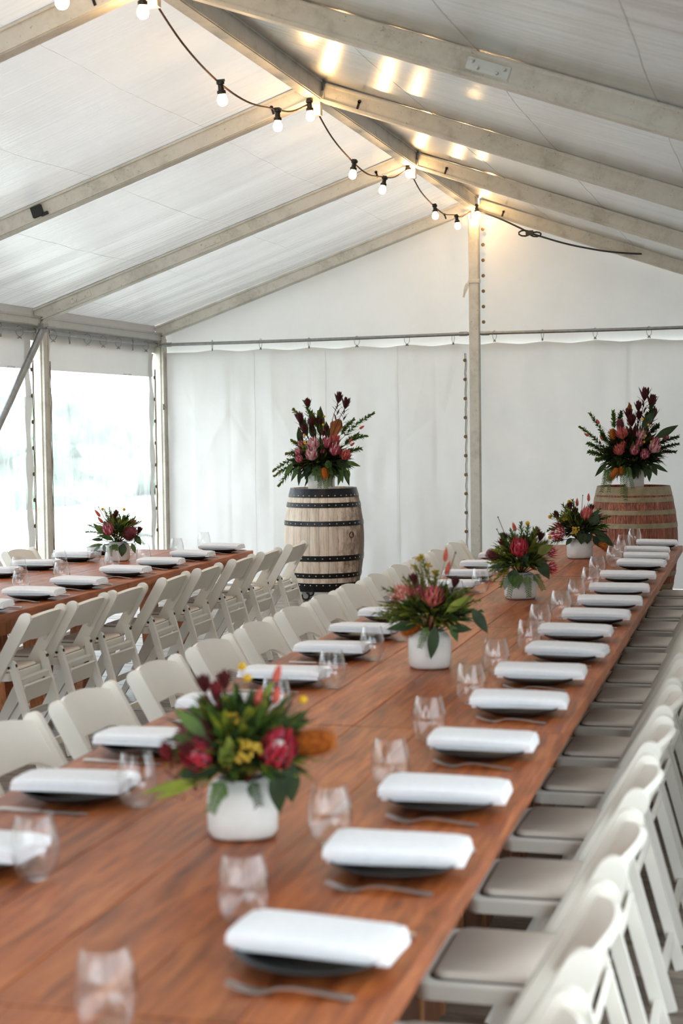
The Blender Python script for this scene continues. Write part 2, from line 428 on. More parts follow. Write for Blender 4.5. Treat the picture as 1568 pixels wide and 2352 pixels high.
# ------------------------------------------------------------------ portal frames
fr_lab = ['against the gable wall', 'second from the gable wall', 'third from the gable wall', 'fourth from the gable wall, at the top of the picture',
          'fifth from the gable wall, above the camera side', 'sixth from the gable wall', 'seventh from the gable wall', 'farthest from the gable wall']
RAFX = .085
for k, y in enumerate(YF):
    t = thing('tent_frame', 'weathered aluminium tent frame '+fr_lab[k], 'tent frame', (XR, y, 0), 0, 'tent portal frames')
    for s in (-1, 1):
        mb = MB()
        a = Vector((s*.055, 0, HR-XR*0-SL*.055+RD/2-.0)); b = Vector((s*(HW+.02), 0, HE-SL*.02+RD/2))
        nrm = Vector((s*SL, 0, 1)).normalized()
        d = (b-a).normalized()
        mb.beam(a, b, RAFX, RD, top=nrm)
        # keder channels: thin lips along both lower edges
        for e in (-1, 1):
            off = Vector((0, e*(RAFX/2+.004), 0))
            mb.beam(a+off-nrm*(RD/2-.012), b+off-nrm*(RD/2-.012), .008, .012, top=nrm)
            mb.beam(a+off+nrm*(RD/2-.012), b+off+nrm*(RD/2-.012), .008, .012, top=nrm)
        ro = obj('rafter', mb, 'weathered_aluminium', t)
        # splice plates with bolts on the face that looks to the camera
        for f in ({(1, -1): [.51, .87], (3, 1): [.47]}.get((k, s), [])):
            pl = MB(); c = a+(b-a)*f
            M2 = Matrix((d, Vector((0, 1, 0)), nrm)).transposed().to_4x4(); M2.translation = c+Vector((0, -RAFX/2-.003, 0))
            pl.box((0, 0, 0), (.2, .006, .055), M2)
            for q in (-.075, -.045, .045, .075):
                pl.lathe([(.009, 0), (.009, .006), (.004, .009)], 8, M2 @ Matrix.Translation((q, -.003, .012 if abs(q) > .05 else -.012)) @ Matrix.Rotation(PI/2, 4, 'X'))
            obj('splice_plate', pl, 'clean_aluminium' if k == 3 else 'weathered_aluminium', ro)
        # slot and ring near the apex
        sl = MB(); c = a+d*.24
        M2 = Matrix((d, Vector((0, 1, 0)), nrm)).transposed().to_4x4(); M2.translation = c+Vector((0, -RAFX/2-.002, -.02))
        sl.box((0, 0, 0), (.014, .004, .05), M2); sl.lathe([(.012, -.002), (.012, .002)], 10, M2 @ Matrix.Translation((0, 0, .026)) @ Matrix.Rotation(PI/2, 4, 'X'))
        obj('slot', sl, 'dark_steel', ro)
        # post
        if True:
            pb = MB(); x = s*(HW-.0)
            pb.box((x, 0, HE/2+.02), (.11, .085, HE+.04))
            for e in (-1, 1):
                pb.box((x-s*.02, e*.047, HE/2), (.014, .012, HE-.02)); pb.box((x-s*.052, e*.047, HE/2), (.014, .012, HE-.02))
            pb.box((x, 0, .008), (.2, .16, .016))
            obj('post', pb, 'weathered_aluminium', t)
    br = MB(); br.box((0, -.0, HR-.045), (.055, .05, .10)); br.box((0, 0, HR+.02), (.115, RAFX+.012, .06))
    obj('ridge_bracket', br, 'weathered_aluminium', t)
# black box and cable tie on the third frame
bx = MB(); q = -1.62
bx.box((0, 0, 0), (.075, .03, .07)); bx.box((.045, .0, -.035), (.05, .02, .02))
tag(obj('sensor_box', bx, 'black_box', loc=(XR+q-.31, YF[2]-RAFX/2-.016, roof_z(XR+q-.31)+.055), rot=(0, -.33, 0)), 'small black box fixed to the rafter of the third frame', 'box')

rl = ['last ridge beam, ending at the gable wall', 'second ridge beam from the gable wall', 'third ridge beam from the gable wall', 'ridge beam leaving through the top of the picture', 'ridge beam fifth from the gable', 'ridge beam sixth from the gable', 'ridge beam seventh from the gable']
for k in range(7):
    mb = MB(); y1, y0 = YF[k]-.02, YF[k+1]+.02
    mb.box((0, 0, .065), (.075, y1-y0, .13)); mb.box((-.041, 0, .012), (.008, y1-y0, .012)); mb.box((.041, 0, .012), (.008, y1-y0, .012)); mb.box((.041, 0, .12), (.008, y1-y0, .012))
    tag(obj('ridge_beam', mb, 'weathered_aluminium', loc=(XR, (y0+y1)/2, HR-.005)), 'aluminium '+rl[k], 'beam', 'ridge beams')
    for s in (-1, 1):
        if s > 0 and k > 6: continue
        mb = MB(); mb.box((0, 0, 0), (.07, BAY-.1, .085)); mb.box((-s*.038, 0, -.03), (.008, BAY-.1, .012)); mb.box((-s*.038, 0, .03), (.008, BAY-.1, .012))
        tag(obj('eave_beam', mb, 'clean_aluminium', loc=(XR+s*(HW+.0), YF[k]-BAY/2, HE+.005)), ('left' if s < 0 else 'right')+' eave beam in the '+ORD[k].replace('nearest', 'first')+' bay from the gable wall', 'beam', 'eave beams')

# ------------------------------------------------------------------ gable wall
wb = struct('wall_back', 'white fabric gable wall with hanging curtains')
def fold(x, z, sd):
    f = .010*noise.noise((x*1.3, z*.35, sd))+.008*noise.noise((x*3.2+z*.5, z*.5, sd+4))+.004*noise.noise((x*8, z*2.2, sd+9))
    return f
CREASE = [(-5.74, 2.1, -5.74, .1), (-5.35, 2.3, -5.35, .1), (-4.90, 2.3, -4.90, .1), (-4.49, 2.3, -4.49, .1), (-3.62, 2.3, -3.62, .1), (-3.20, 2.3, -3.20, 1.0),
          (-5.36, 1.80, -5.66, 1.27), (-5.36, 1.80, -5.15, 1.45), (-4.24, 1.05, -3.70, 1.38), (-3.98, 1.03, -3.66, .78), (-5.20, .82, -4.98, 1.08), (-4.5, 1.7, -4.25, 1.2), (-4.9, 1.9, -4.7, 1.5), (-3.62, 1.4, -3.2, 1.75), (-3.3, 2.2, -3.45, 1.6), (-3.0, 2.2, -3.12, 1.7), (-5.9, 2.1, -5.7, 1.6),
          (-1.31, 2.3, -1.31, .1), (-2.3, 2.3, -2.38, 1.9), (-1.0, 1.9, -1.5, 1.6)]
def crease(x, z):
    r = 0
    for i, (ax, az, bx, bz) in enumerate(CREASE):
        dx, dz = bx-ax, bz-az; L2 = dx*dx+dz*dz; t = max(0, min(1, ((x-ax)*dx+(z-az)*dz)/L2))
        ds = math.hypot(x-ax-dx*t, z-az-dz*t)
        sd = (x-ax)*dz-(z-az)*dx
        if ds < .06: r += (.0055 if i % 2 else -.0045)*(1-ds/.06)*(1 if sd > 0 else .35)*min(1, 6*min(t, 1-t)+.15)
    return r
# upper gable triangles
for s in (-1, 1):
    mb = MB()
    def up_fn(u, v):
        x = XR+s*(.03+u*(HW-.02)); zt = roof_z(x)+RD+.035; z0 = 2.36
        z = z0+v*(zt-z0)
        return (x, 15.72+fold(x, z, 2+s)*.8, z)
    mb.grid(up_fn, 40, 24); obj('gable_panel', mb, 'wall_fabric', wb, smooth=True)
# lower curtains
RAILZ = 2.455
def ring_x(s): return [-5.507, -4.992, -4.484, -3.99, -3.481, -3.019] if s < 0 else [-2.611, -2.146, -1.642, -1.135, -.63, -.13, .35]
for s, xa, xb in ((-1, -6.06, -2.835), (1, -2.80, .46)):
    mb = MB(); rx = ring_x(s)
    def cf(u, v):
        x = xa+u*(xb-xa); z = 2.395*(1-v)+.004
        near = min(abs(x-r) for r in rx)
        sag = -.022*min(1, near/.22)*max(0, 1-v*6)
        fo = fold(x, z, 5+s)*2.2
        # long hanging folds and diagonal tension creases
        fo += .012*math.sin(x*6.3+1.2*noise.noise((x, z*.4, 8)))*(.35+.65*v)*(.5+.5*noise.noise((x*.8, 1, 1)))
        dg = (x*.62+z*.78)*4.2; fo += .010*noise.noise((dg, (x-z)*.5, 3+s))*math.sin(PI*min(1, v*1.1))
        if s > 0: fo = fo*.7+.016*noise.noise((x*.7, z*3.0+x*.55, 11))
        if s < 0 and u > .55: fo += .020*math.sin((x*.9+z*.42)*9)*(u-.55)*1.6*v
        return (x, 15.668+fo*1.3+crease(x, z)*1.5, z+sag)
    mb.grid(cf, 230, 90); cu = obj('curtain', mb, 'wall_fabric', wb, smooth=True)
    # seams
    for q in ([-5.1, -4.35, -3.6] if s < 0 else [-1.35]):
        sm = MB(); pts = [];
        for j in range(25):
            v = j/24; u = (q-xa)/(xb-xa); p = cf(u, v); pts.append((p[0], p[1]-.003, p[2]))
        for off in (0,):
            sm.tube([(p[0]+off, p[1], p[2]) for p in pts], .0012, 4)
        obj('seam', sm, 'wall_fabric', wb)
# laced edge beside the centre post
lc = MB(); pts = []
ey = MB()
for j in range(41):
    z = .3+j*.05; pts.append((-2.915+.004*math.sin(j*1.7), 15.622, z))
lc.tube(pts, .004, 5); lc.tube([(p[0]+.012, p[1], p[2]) for p in pts], .003, 5)
obj('lacing_cord', lc, 'cord', wb)
ee = MB(); ee.lathe([(.008, 0), (.017, 0), (.018, .004), (.008, .005)], 12, Matrix.Rotation(PI/2, 4, 'X'))
e0 = None
for j in range(11):
    loc = (-2.918, 15.63, .36+j*.187)
    if e0 is None: e0 = obj('eyelet', ee, 'grommet', wb, loc=loc)
    else: inst('eyelet', e0, wb, loc)
for j in range(7):
    inst('eyelet', e0, wb, (-2.735, 15.66, 2.6+j*.15))

# centre post with strap
t = thing('gable_post', 'upright aluminium post standing at the middle of the gable wall', 'post', (XR+.005, YG-.075, 0))
mb = MB(); mb.box((0, 0, HR/2-.05), (.085, .075, HR-.1))
for e in (-1, 1): mb.box((e*.046, -.02, HR/2), (.010, .012, HR-.04)); mb.box((e*.046, .02, HR/2), (.010, .012, HR-.04))
mb.box((0, 0, .01), (.14, .12, .02)); obj('post_profile', mb, 'weathered_aluminium', t)
mb = MB(); mb.box((0, 0, 2.99), (.105, .095, .035)); mb.leaf((-.05, -.05, 2.99), (-.35, -.1, -1), (0, -1, 0), .16, .04, .25, 5, .4, 0, .5); obj('tie_strap', mb, 'strap', t)

# curtain rails with rings
ring = MB()
RP = [(.032*math.cos(a*PI/10), 0, .045*math.sin(a*PI/10)) for a in range(21)]
ring.tube(RP, .0026, 5, False); ring.box((.0, 0, -.05), (.014, .012, .018)); ring.box((.012, 0, -.058), (.008, .008, .012)); ring.box((-.012, 0, -.058), (.008, .008, .012))
ring0 = None
def rail(label, a, b, rings, zr, axis):
    global ring0
    a, b = Vector(a), Vector(b); c = (a+b)/2
    t = thing('curtain_rail', label, 'rail', c, 0, 'curtain rails')
    mb = MB(); mb.tube([a-c, (a-c)*.5+Vector((0, 0, -.004)), Vector((0, 0, -.006)), (b-c)*.5+Vector((0, 0, -.004)), b-c], .0165, 10); obj('tube', mb, 'galvanised', t, True, angle=50)
    for i, r in enumerate(rings):
        loc = Vector(r)-c+Vector((0, 0, -.022)); rz = (PI/2 if axis == 'y' else 0)+random.choice((-1, 1))*random.uniform(.5, 1.2)
        if ring0 is None: ring0 = obj('curtain_ring', ring, 'galvanised', t, True, loc=loc, rot=(0, 0, rz), angle=50)
        else: inst('curtain_ring', ring0, t, loc, (0, 0, rz))
    for p in (a, b):
        d = (c-p).normalized(); mb = MB(); mb.tube([p-c+d*.02, p-c+d*.10], .022, 10); obj('end_clamp', mb, 'galvanised', t, True, angle=50)
rail('steel curtain rail on the gable wall, left of the centre post', (XL+.06, 15.555, RAILZ), (XR-.045, 15.555, RAILZ+.03), [(x, 15.555, RAILZ+.012) for x in ring_x(-1)], RAILZ, 'x')
rail('steel curtain rail on the gable wall, right of the centre post', (XR+.05, 15.555, RAILZ+.03), (XRT-.06, 15.555, RAILZ+.045), [(x, 15.555, RAILZ+.03) for x in ring_x(1)], RAILZ, 'x')

# ------------------------------------------------------------------ left wall: clear windows between the posts
LX = XL-.02
for k in range(7):
    y1, y0 = YF[k]-.05, YF[k+1]+.05
    wn = struct('window_%d' % (k+1), 'clear plastic window wall of the %s bay from the gable' % ORD[k].replace('nearest', 'first'))
    def wob(y, z, sd): return .012*noise.noise((y*1.1, z*.8, sd))+.006*noise.noise((y*3, z*2.4, sd+2))
    mb = MB(); ya, yb = y0+.12, y1-.24
    mb.grid(lambda u, v: (LX+wob(ya+u*(yb-ya), v*2.13, k)*1.6, ya+u*(yb-ya), .0+v*2.14), 40, 30); obj('pane', mb, 'clear_pvc', wn, smooth=True)
    mb = MB(); mb.grid(lambda u, v: (LX+.006+wob(ya+u*(yb-ya), 2.1+v*.3, k)*.8, ya-.12+u*(yb-ya+.24), 2.125+v*.275), 30, 6); obj('valance', mb, 'side_fabric', wn, smooth=True)
    mb = MB(); mb.box((LX-.02, (y0+y1)/2, 2.52), (.006, BAY-.02, .29)); obj('top_strip', mb, 'side_fabric', wn)
    for (ca, cb) in ((ya-.11, ya+.02), (yb-.02, yb+.09)):
        mb = MB()
        def hem(u, v):
            z = v*2.36; wv = .010*math.sin(z*15+k)+.006*noise.noise((z*4, 1, k))
            edge = (1-2*u) if ca < (y0+y1)/2 else (2*u-1)
            return (LX+.02+.012*math.sin(z*11)*u, ca+u*(cb-ca)-wv*(1 if edge < 0 else .2)*(1 if ca > (y0+y1)/2 else -1), z)
        mb.grid(hem, 4, 60); hm = obj('hem', mb, 'side_fabric', wn, smooth=True)
        cy = (ca+cb)/2+(.02 if ca > (y0+y1)/2 else -.02)
        if k < 2:
            for j in range(10): inst('eyelet', e0, wn, (LX+.045, cy, .12+j*.222), (0, 0, PI/2))
            mb = MB(); mb.tube([(LX+.05, cy+.012+.004*math.sin(j), .1+j*.06) for j in range(36)], .0035, 5); mb.tube([(LX+.05, cy+.03+.003*math.sin(j*2), .1+j*.06) for j in range(36)], .003, 5)
            obj('lacing_cord', mb, 'cord', wn)
    ry = [13.022, 13.365, 13.755, 14.114, 14.479, 14.84, 15.183]
    rail('steel curtain rail under the left eave beam in the %s bay from the gable' % ORD[k].replace('nearest', 'first'), (XL+.03, y0+.02, RAILZ-.005), (XL+.03, y1-.02, RAILZ-.005),
         [(XL+.03, y-k*BAY, RAILZ+.0) for y in ry] if k < 3 else [], RAILZ, 'y')
# diagonal brace pole
t = thing('brace_pole', 'grey steel brace pole sloping down from the left eave post', 'pole', (XL+.12, 12.62, 2.47), 0)
mb = MB(); mb.tube([(0, 0, -.02), (0, -2.4, -2.3)], .03, 12); obj('tube', mb, 'galvanised', t, True, angle=50)
mb = MB(); mb.box((0, .02, 0), (.05, .1, .07)); mb.tube([(0.03, .03, 0), (.10, .05, 0)], .010, 8); obj('end_bracket', mb, 'galvanised', t)
# little notice on the corner post
mb = MB(); mb.box((0, 0, 0), (.004, .045, .06))
nt = tag(obj('notice_label', mb, 'sign_paper', loc=(XL+.058, YG-.065, 1.82)), 'small printed notice stuck on the corner post', 'label')
for j, (wd, h) in enumerate(((.03, .008), (.034, .004), (.026, .004), (.034, .012))):
    mb = MB(); mb.box((.003, -.0, .02-j*.014), (.001, wd, h)); obj('print_block', mb, 'black_box', nt)

# right side wall and camera-end (outside the picture)
wr_ = struct('wall_right', 'side wall on the right, white fabric far away and clear windows near the camera')
for k in range(7):
    if k < 4:
        mb = MB(); mb.grid(lambda u, v: (XRT+.02+.01*noise.noise((u*4+k, v*3, 2)), YF[k+1]+u*BAY, v*(HE+.1)), 14, 10); obj('curtain', mb, 'wall_fabric', wr_, smooth=True)
    else:
        mb = MB(); mb.grid(lambda u, v: (XRT+.02+.01*noise.noise((u*4+k, v*3, 2)), YF[k+1]+.06+u*(BAY-.12), v*2.14), 14, 10); obj('pane', mb, 'clear_pvc', wr_, smooth=True)
        mb = MB(); mb.box((XRT+.02, YF[k]-BAY/2, 2.40), (.006, BAY-.02, .54)); obj('valance', mb, 'side_fabric', wr_)

# ------------------------------------------------------------------ festoon lights
SX = XR-.05
fz = thing('festoon_string', 'string of warm glowing bulbs on dark cable along the ridge', 'string lights', (SX, 10, 3.66))
O = Vector((SX, 10, 3.66))
hang = [(7.11, 3.638, 1), (8.221, 3.442, 0), (9.248, 3.481, 0), (9.90, 3.655, 1), (11.06, 3.455, 0), (11.974, 3.471, 0), (12.72, 3.695, 1), (13.85, 3.50, 0), (14.85, 3.531, 0), (15.47, 3.70, 2), (6.3, 3.477, 0), (5.3, 3.45, 0), (4.30, 3.65, 1)]
def bulb(y, z, fi):
    tilt = Euler((random.uniform(-.25, .25), random.uniform(-.2, .2), 0)).to_matrix().to_4x4()
    L0 = Vector((SX+(.02, .03, .095)[0 if fi == 0 else fi], y, z))-O
    so = MB(); M1 = Matrix.Translation(L0) @ tilt
    so.lathe([(.010, .012), (.022, .010), (.022, -.004), (.015, -.008), (.017, -.035), (.024, -.038), (.024, -.055), (.016, -.060)], 12, M1)
    so.box((0, .012, .014), (.03, .05, .014), M1)
    s_ = obj('socket', so, 'black_plastic', fz, True, angle=45)
    bu = MB(); bu.lathe([(.013, -.058), (.0235, -.069), (.0285, -.088), (.0245, -.106), (.0125, -.1165), (.0, -.119)], 10, M1)
    obj('bulb', bu, 'warm_bulb', s_, True)
for i, (y, z, a) in enumerate(hang): bulb(y, z, a)
def cat(P, n=6):
    out_ = []
    P = [Vector(p) for p in P]
    for i in range(len(P)-1):
        p0, p1, p2, p3 = P[max(i-1, 0)], P[i], P[i+1], P[min(i+2, len(P)-1)]
        for k in range(n):
            t_ = k/n
            out_.append(.5*((2*p1)+(-p0+p2)*t_+(2*p0-5*p1+4*p2-p3)*t_*t_+(-p0+3*p1-3*p2+p3)*t_**3))
    out_.append(P[-1]); return out_
ap = [4.38, 7.19, 10.0, 12.82, 15.6]
mb = MB(); sags = [(5.3, 3.465, 6.3, 3.51), (8.221, 3.458, 9.248, 3.497), (11.06, 3.47, 11.974, 3.486), (13.85, 3.516, 14.85, 3.547)]
for i in range(4):
    a0, a1 = ap[i], ap[i+1]; y0, z0, y1, z1 = sags[i]
    pts = [Vector((SX+.02, a0, HR-.01))-O, Vector((SX, (a0+y0)/2, (HR+z0)/2-.03))-O, Vector((SX, y0, z0))-O, Vector((SX, (y0+y1)/2, (z0+z1)/2-.035))-O, Vector((SX, y1, z1))-O, Vector((SX, (a1+y1)/2, (HR+z1)/2-.04))-O, Vector((SX+.02, a1, HR-.01))-O]
    mb.tube(cat(pts, 6), .0055, 6)
obj('cable', mb, 'twig_brown', fz, True)
# supply cable running down the gable
mb = MB(); P = [(-2.78, 3.67), (-2.56, 3.585), (-2.33, 3.47), (-2.287, 3.442), (-2.2, 3.41), (-1.912, 3.314), (-1.6, 3.24), (-1.385, 3.207), (-1.2, 3.19)]
c0 = Vector((-2.0, 15.54, 3.4))
t = thing('power_cable', 'black power cable looping down from the ridge across the gable', 'cable', c0)
mb.tube(cat([Vector((x, 15.54, z))-c0 for x, z in P], 5), .009, 6); obj('cable', mb, 'black_plastic', t, True)
kn = MB(); kc = Vector((-2.26, 15.53, 3.43))-c0
kn.tube([kc+Vector((-.05+.055*math.cos(a*.7), .01*math.sin(a), .028*math.sin(a*.7))) for a in range(10)], .008, 6); kn.tube([kc+Vector((.06+.05*math.cos(a*.7), .01*math.sin(a), -.015+.022*math.sin(a*.7))) for a in range(10)], .008, 6)
kn.box(tuple(kc), (.07, .04, .045)); obj('knot', kn, 'black_plastic', t)

# ------------------------------------------------------------------ tables
TZ = .75
TW = 1.22
plank_cache = {}
def table(label, xc, ya, yb, panels, rz=0, group=None, TW=TW):
    L_ = yb-ya-.006
    t = thing('dining_table', label, 'table', (xc, (ya+yb)/2, 0), rz, group)
    n = 6; wv = TW/n
    key = (round(L_, 3), TW)
    for i in range(n):
        x = -TW/2+wv*(i+.5)
        if key not in plank_cache:
            mb = MB(); b = .002; a, l, h = wv/2-.0006, L_/2, .042
            prof = [(-a, -h), (a, -h), (a, -b), (a-b, 0), (-a+b, 0), (-a, -b)]
            vs = [(px, -l, pz) for px, pz in prof]+[(px, l, pz) for px, pz in prof]
            m_ = len(prof); fs = [tuple(range(m_)), tuple(range(2*m_-1, m_-1, -1))]+[(q, m_+q, m_+(q+1) % m_, (q+1) % m_) for q in range(m_)]
            mb.add(vs, fs); plank_cache[key] = obj('plank', mb, 'table_wood', t, loc=(x, 0, TZ-.0005))
        else:
            inst('plank', plank_cache[key], t, (x, 0, TZ-.0005+random.uniform(-.0012, 0)))
    for s in (-1, 1):
        mb = MB(); mb.box((s*(TW/2-.10), 0, TZ-.085), (.03, L_-.3, .08)); obj('apron', mb, 'table_leg_wood', t)
        mb = MB(); mb.box((0, s*(L_/2-.16), TZ-.085), (TW-.2, .03, .08)); obj('apron', mb, 'table_leg_wood', t)
    for sx in (-1, 1):
        for sy in (-1, 1):
            mb = MB(); mb.beam((sx*(TW/2-.43), sy*(L_/2-.36), TZ-.045), (sx*(TW/2-.43), sy*(L_/2-.22), 0.0), .10, .10, top=(0, 1, 0)); obj('leg', mb, 'table_leg_wood', t)
    if panels:
        # upright boards closing the long side; pale strips imitate light leaking between them
        nb = 8; bw = (L_-.1)/nb
        for i in range(nb):
            y = -L_/2+.05+bw*(i+.5)
            mb = MB(); mb.box((TW/2-.30, y, (TZ-.06)/2+.02), (.02, bw-.012, TZ-.10)); obj('side_board', mb, 'panel_wood', t)
            mb = MB(); mb.box((TW/2-.287, y+bw/2, (TZ-.06)/2+.02), (.012, .014, TZ-.10)); obj('gap_light_strip', mb, 'gap_light_wood', t)
    return t
XM = -1.19
RZ = .005
def xm(y): return XM-RZ*(y-6.5)
ms = [-.10, 2.20, 4.50, 6.80, 9.10, 11.42]
ml = ['section of long wooden table at the bottom edge of the picture', 'wooden table section holding the nearest flower vase', 'second wooden section of the long table, with the second vase', 'third wooden section of the long table, with the third vase', 'last wooden section of the long table, beside the brown barrel']
for i in range(5): table(ml[i], xm((ms[i]+ms[i+1])/2), ms[i], ms[i+1], True, RZ, 'long table sections')
XLT = -4.06
ls = [3.9, 6.17, 8.43, 10.70]
ll = ['wooden section of the left table cut off by the picture edge', 'middle wooden section of the left table', 'end wooden section of the left table near the windows']
for i in range(3): table(ll[i], XLT, ls[i], ls[i+1], False, 0, 'left table sections', 1.10)

# ------------------------------------------------------------------ chairs
def make_chair():
    t = thing('folding_chair', 'x', 'chair', (0, 0, 0), 0)
    W2 = .205
    topP, botP = Vector((0, -.225, .752)), Vector((0, .21, 0))
    d = (botP-topP).normalized(); nrm = Vector((1, 0, 0)).cross(d).normalized()
    if nrm.y < 0: nrm = -nrm          # points forward and up
    Ln = (botP-topP).length
    for s in (-1, 1):
        mb = MB(); poly = []
        wd = .030
        for a in range(9):
            an = PI*a/8; poly.append(topP+d*(wd-wd*math.sin(an))+nrm*wd*math.cos(an))
        poly += [topP+d*(Ln*.62)-nrm*wd, botP-nrm*.018, botP+nrm*.018, topP+d*(Ln*.62)+nrm*wd]
        poly = [p+Vector((s*W2, 0, 0)) for p in poly]
        poly = [Vector((p.x, p.y, max(p.z, 0))) for p in poly]
        mb.prism(poly, None, None, (.026, 0, 0))
        obj('stile', mb, 'white_resin', t)
        # rear leg
        mb = MB(); a = Vector((s*(W2-.030), -.118, .525)); b = Vector((s*(W2-.028), -.262, 0.004))
        dd = (b-a).normalized(); nn = Vector((1, 0, 0)).cross(dd).normalized(); poly = []
        for q in range(7):
            an = PI*q/6; poly.append(a+dd*(.017-.017*math.sin(an))+nn*.017*math.cos(an))
        poly += [b-nn*.017, b+nn*.017]
        mb.prism([Vector((p.x, p.y, max(0, p.z))) for p in poly], None, None, (.024, 0, 0)); lg = obj('rear_leg', mb, 'white_resin', t)
        mb = MB(); bo = a+dd*.03
        mb.tube([bo-nn*.0175, bo-nn*.021], .008, 10); mb.tube([bo+Vector((s*.045, 0, 0)), bo+Vector((s*.049, 0, 0))], .007, 10); obj('bolt', mb, 'dark_steel', lg)
    # backrest: arched top and arched lower edge, gently dished
    mb = MB(); nu = 12
    def bk(u, side):
        x = (u-.5)*2*(W2-.012); k = 1-(abs(u-.5)*2)**2.2
        top = .030-.042*k; bot = .205-.065*min(1, (1-(abs(u-.5)*2)**3.5)*1.1)
        dish = -.028*(1-(abs(u-.5)*2)**2)
        return x, top, bot, dish
    vs = []; fs = []
    for side in (-1, 1):
        for i in range(nu+1):
            x, tp, bt, di = bk(i/nu, side)
            for q in range(5):
                v = q/4; ss = tp+(bt-tp)*v
                vs.append(topP+d*ss+nrm*(di+side*.008)+Vector((x, 0, 0)))
    def idx(sd, i, q): return sd*(nu+1)*5+i*5+q
    for i in range(nu):
        for q in range(4):
            fs.append((idx(1, i, q), idx(1, i, q+1), idx(1, i+1, q+1), idx(1, i+1, q))); fs.append((idx(0, i, q), idx(0, i+1, q), idx(0, i+1, q+1), idx(0, i, q+1)))
        fs.append((idx(0, i, 0), idx(1, i, 0), idx(1, i+1, 0), idx(0, i+1, 0))); fs.append((idx(0, i, 4), idx(0, i+1, 4), idx(1, i+1, 4), idx(1, i, 4)))
    mb.add(vs, fs); obj('backrest', mb, 'white_resin', t, True, angle=40)
    # seat: rounded tray with pad
    def rrect(hx, y0, y1, r, n=5):
        pts = []
        for cx, cy, a0 in ((hx-r, y1-r, 0), (-hx+r, y1-r, PI/2), (-hx+r, y0+r, PI), (hx-r, y0+r, 1.5*PI)):
            for i in range(n+1):
                a = a0+PI/2*i/n; pts.append((cx+r*math.cos(a), cy+r*math.sin(a)))
        return pts
    def slab(mb, hx, y0, y1, r, z0, z1, bev):
        A = rrect(hx, y0, y1, r); B = rrect(hx-bev, y0+bev, y1-bev, max(.004, r-bev)); n = len(A)
        vs = [(x, y, z0) for x, y in A]+[(x, y, z1-bev) for x, y in A]+[(x, y, z1) for x, y in B]
        fs = [tuple(range(n-1, -1, -1)), tuple(range(2*n, 3*n))]
        for k in range(2):
            for i in range(n): j = (i+1) % n; fs.append((k*n+i, k*n+j, (k+1)*n+j, (k+1)*n+i))
        mb.add(vs, fs)
    mb = MB(); slab(mb, .186, -.115, .205, .035, .425, .462, .005); obj('seat_frame', mb, 'white_resin', t, True, angle=35)
    mb = MB(); slab(mb, .166, -.105, .180, .032, .4605, .464, .001); obj('seat_gap_shade', mb, 'seam_shadow', t)  # dark slab painted as the shade in the gap around the pad
    mb = MB(); slab(mb, .160, -.103, .174, .035, .463, .476, .008)
    obj('seat_pad', mb, 'seat_vinyl', t, True, angle=60)
    # rear panel and bars
    mb = MB(); f = lambda z: -.118-(.525-z)/.52*.144
    mb.beam((-W2+.05, f(.36)+.004, .36), (W2-.05, f(.36)+.004, .36), .014, .085, top=(0, -.3, 1)); obj('rear_panel', mb, 'white_resin', t)
    mb = MB(); mb.beam((-W2+.045, f(.42), .422), (W2-.045, f(.42), .422), .022, .026, top=(0, -.3, 1)); obj('cross_bar', mb, 'white_resin', t)
    mb = MB(); mb.beam((-W2+.045, f(.10), .10), (W2-.045, f(.10), .10), .018, .034); obj('stretcher', mb, 'white_resin', t)
    mb = MB(); mb.beam((-W2, .21-.14*.58, .14), (W2, .21-.14*.58, .14), .018, .036); obj('front_stretcher', mb, 'white_resin', t)
    return t
chair0 = make_chair(); first = [True]
def place_chair(x, y, rz, label, group):
    global chair0
    if first[0]: o = chair0; first[0] = False
    else: o = copy_tree(chair0)
    o.location = (x, y, 0); o.rotation_euler = (0, 0, rz+random.uniform(-.025, .025)); o['label'] = label; o['group'] = group
    return o
RC = [2.24, 2.83, 3.42, 4.03, 4.61, 5.19, 5.73, 6.30, 6.83, 7.34, 7.90, 8.50, 9.15, 9.74, 10.34, 10.92]
for i, y in enumerate(RC): place_chair(-.535-RZ*(y-6.5), y, PI/2, 'white folding chair on the right side of the long table, %s to the camera' % nth(i), 'right row of folding chairs')
MC = [3.69, 4.29, 4.90, 5.55, 6.16, 6.75, 7.35, 7.9, 8.45, 9.05, 9.65, 10.25, 10.85, 11.5]
for i, y in enumerate(MC): place_chair(-2.00-RZ*(y-6.5), y, -PI/2, 'white folding chair on the left side of the long table, %s to the camera' % nth(i), 'middle row of folding chairs')
LC = [7.10, 7.63, 8.16, 8.86, 9.45, 10.12, 10.72, 11.39]
for i, y in enumerate(LC): place_chair(-3.61, y, PI/2, 'white folding chair seen from behind at the left table, %s to the camera' % nth(i), 'left table near row of folding chairs')
FC = [9.95, 10.55]
for i, y in enumerate(FC): place_chair(-5.02, y, -PI/2, 'white folding chair on the window side of the left table, %s to the camera' % nth(i), 'left table window row of folding chairs')

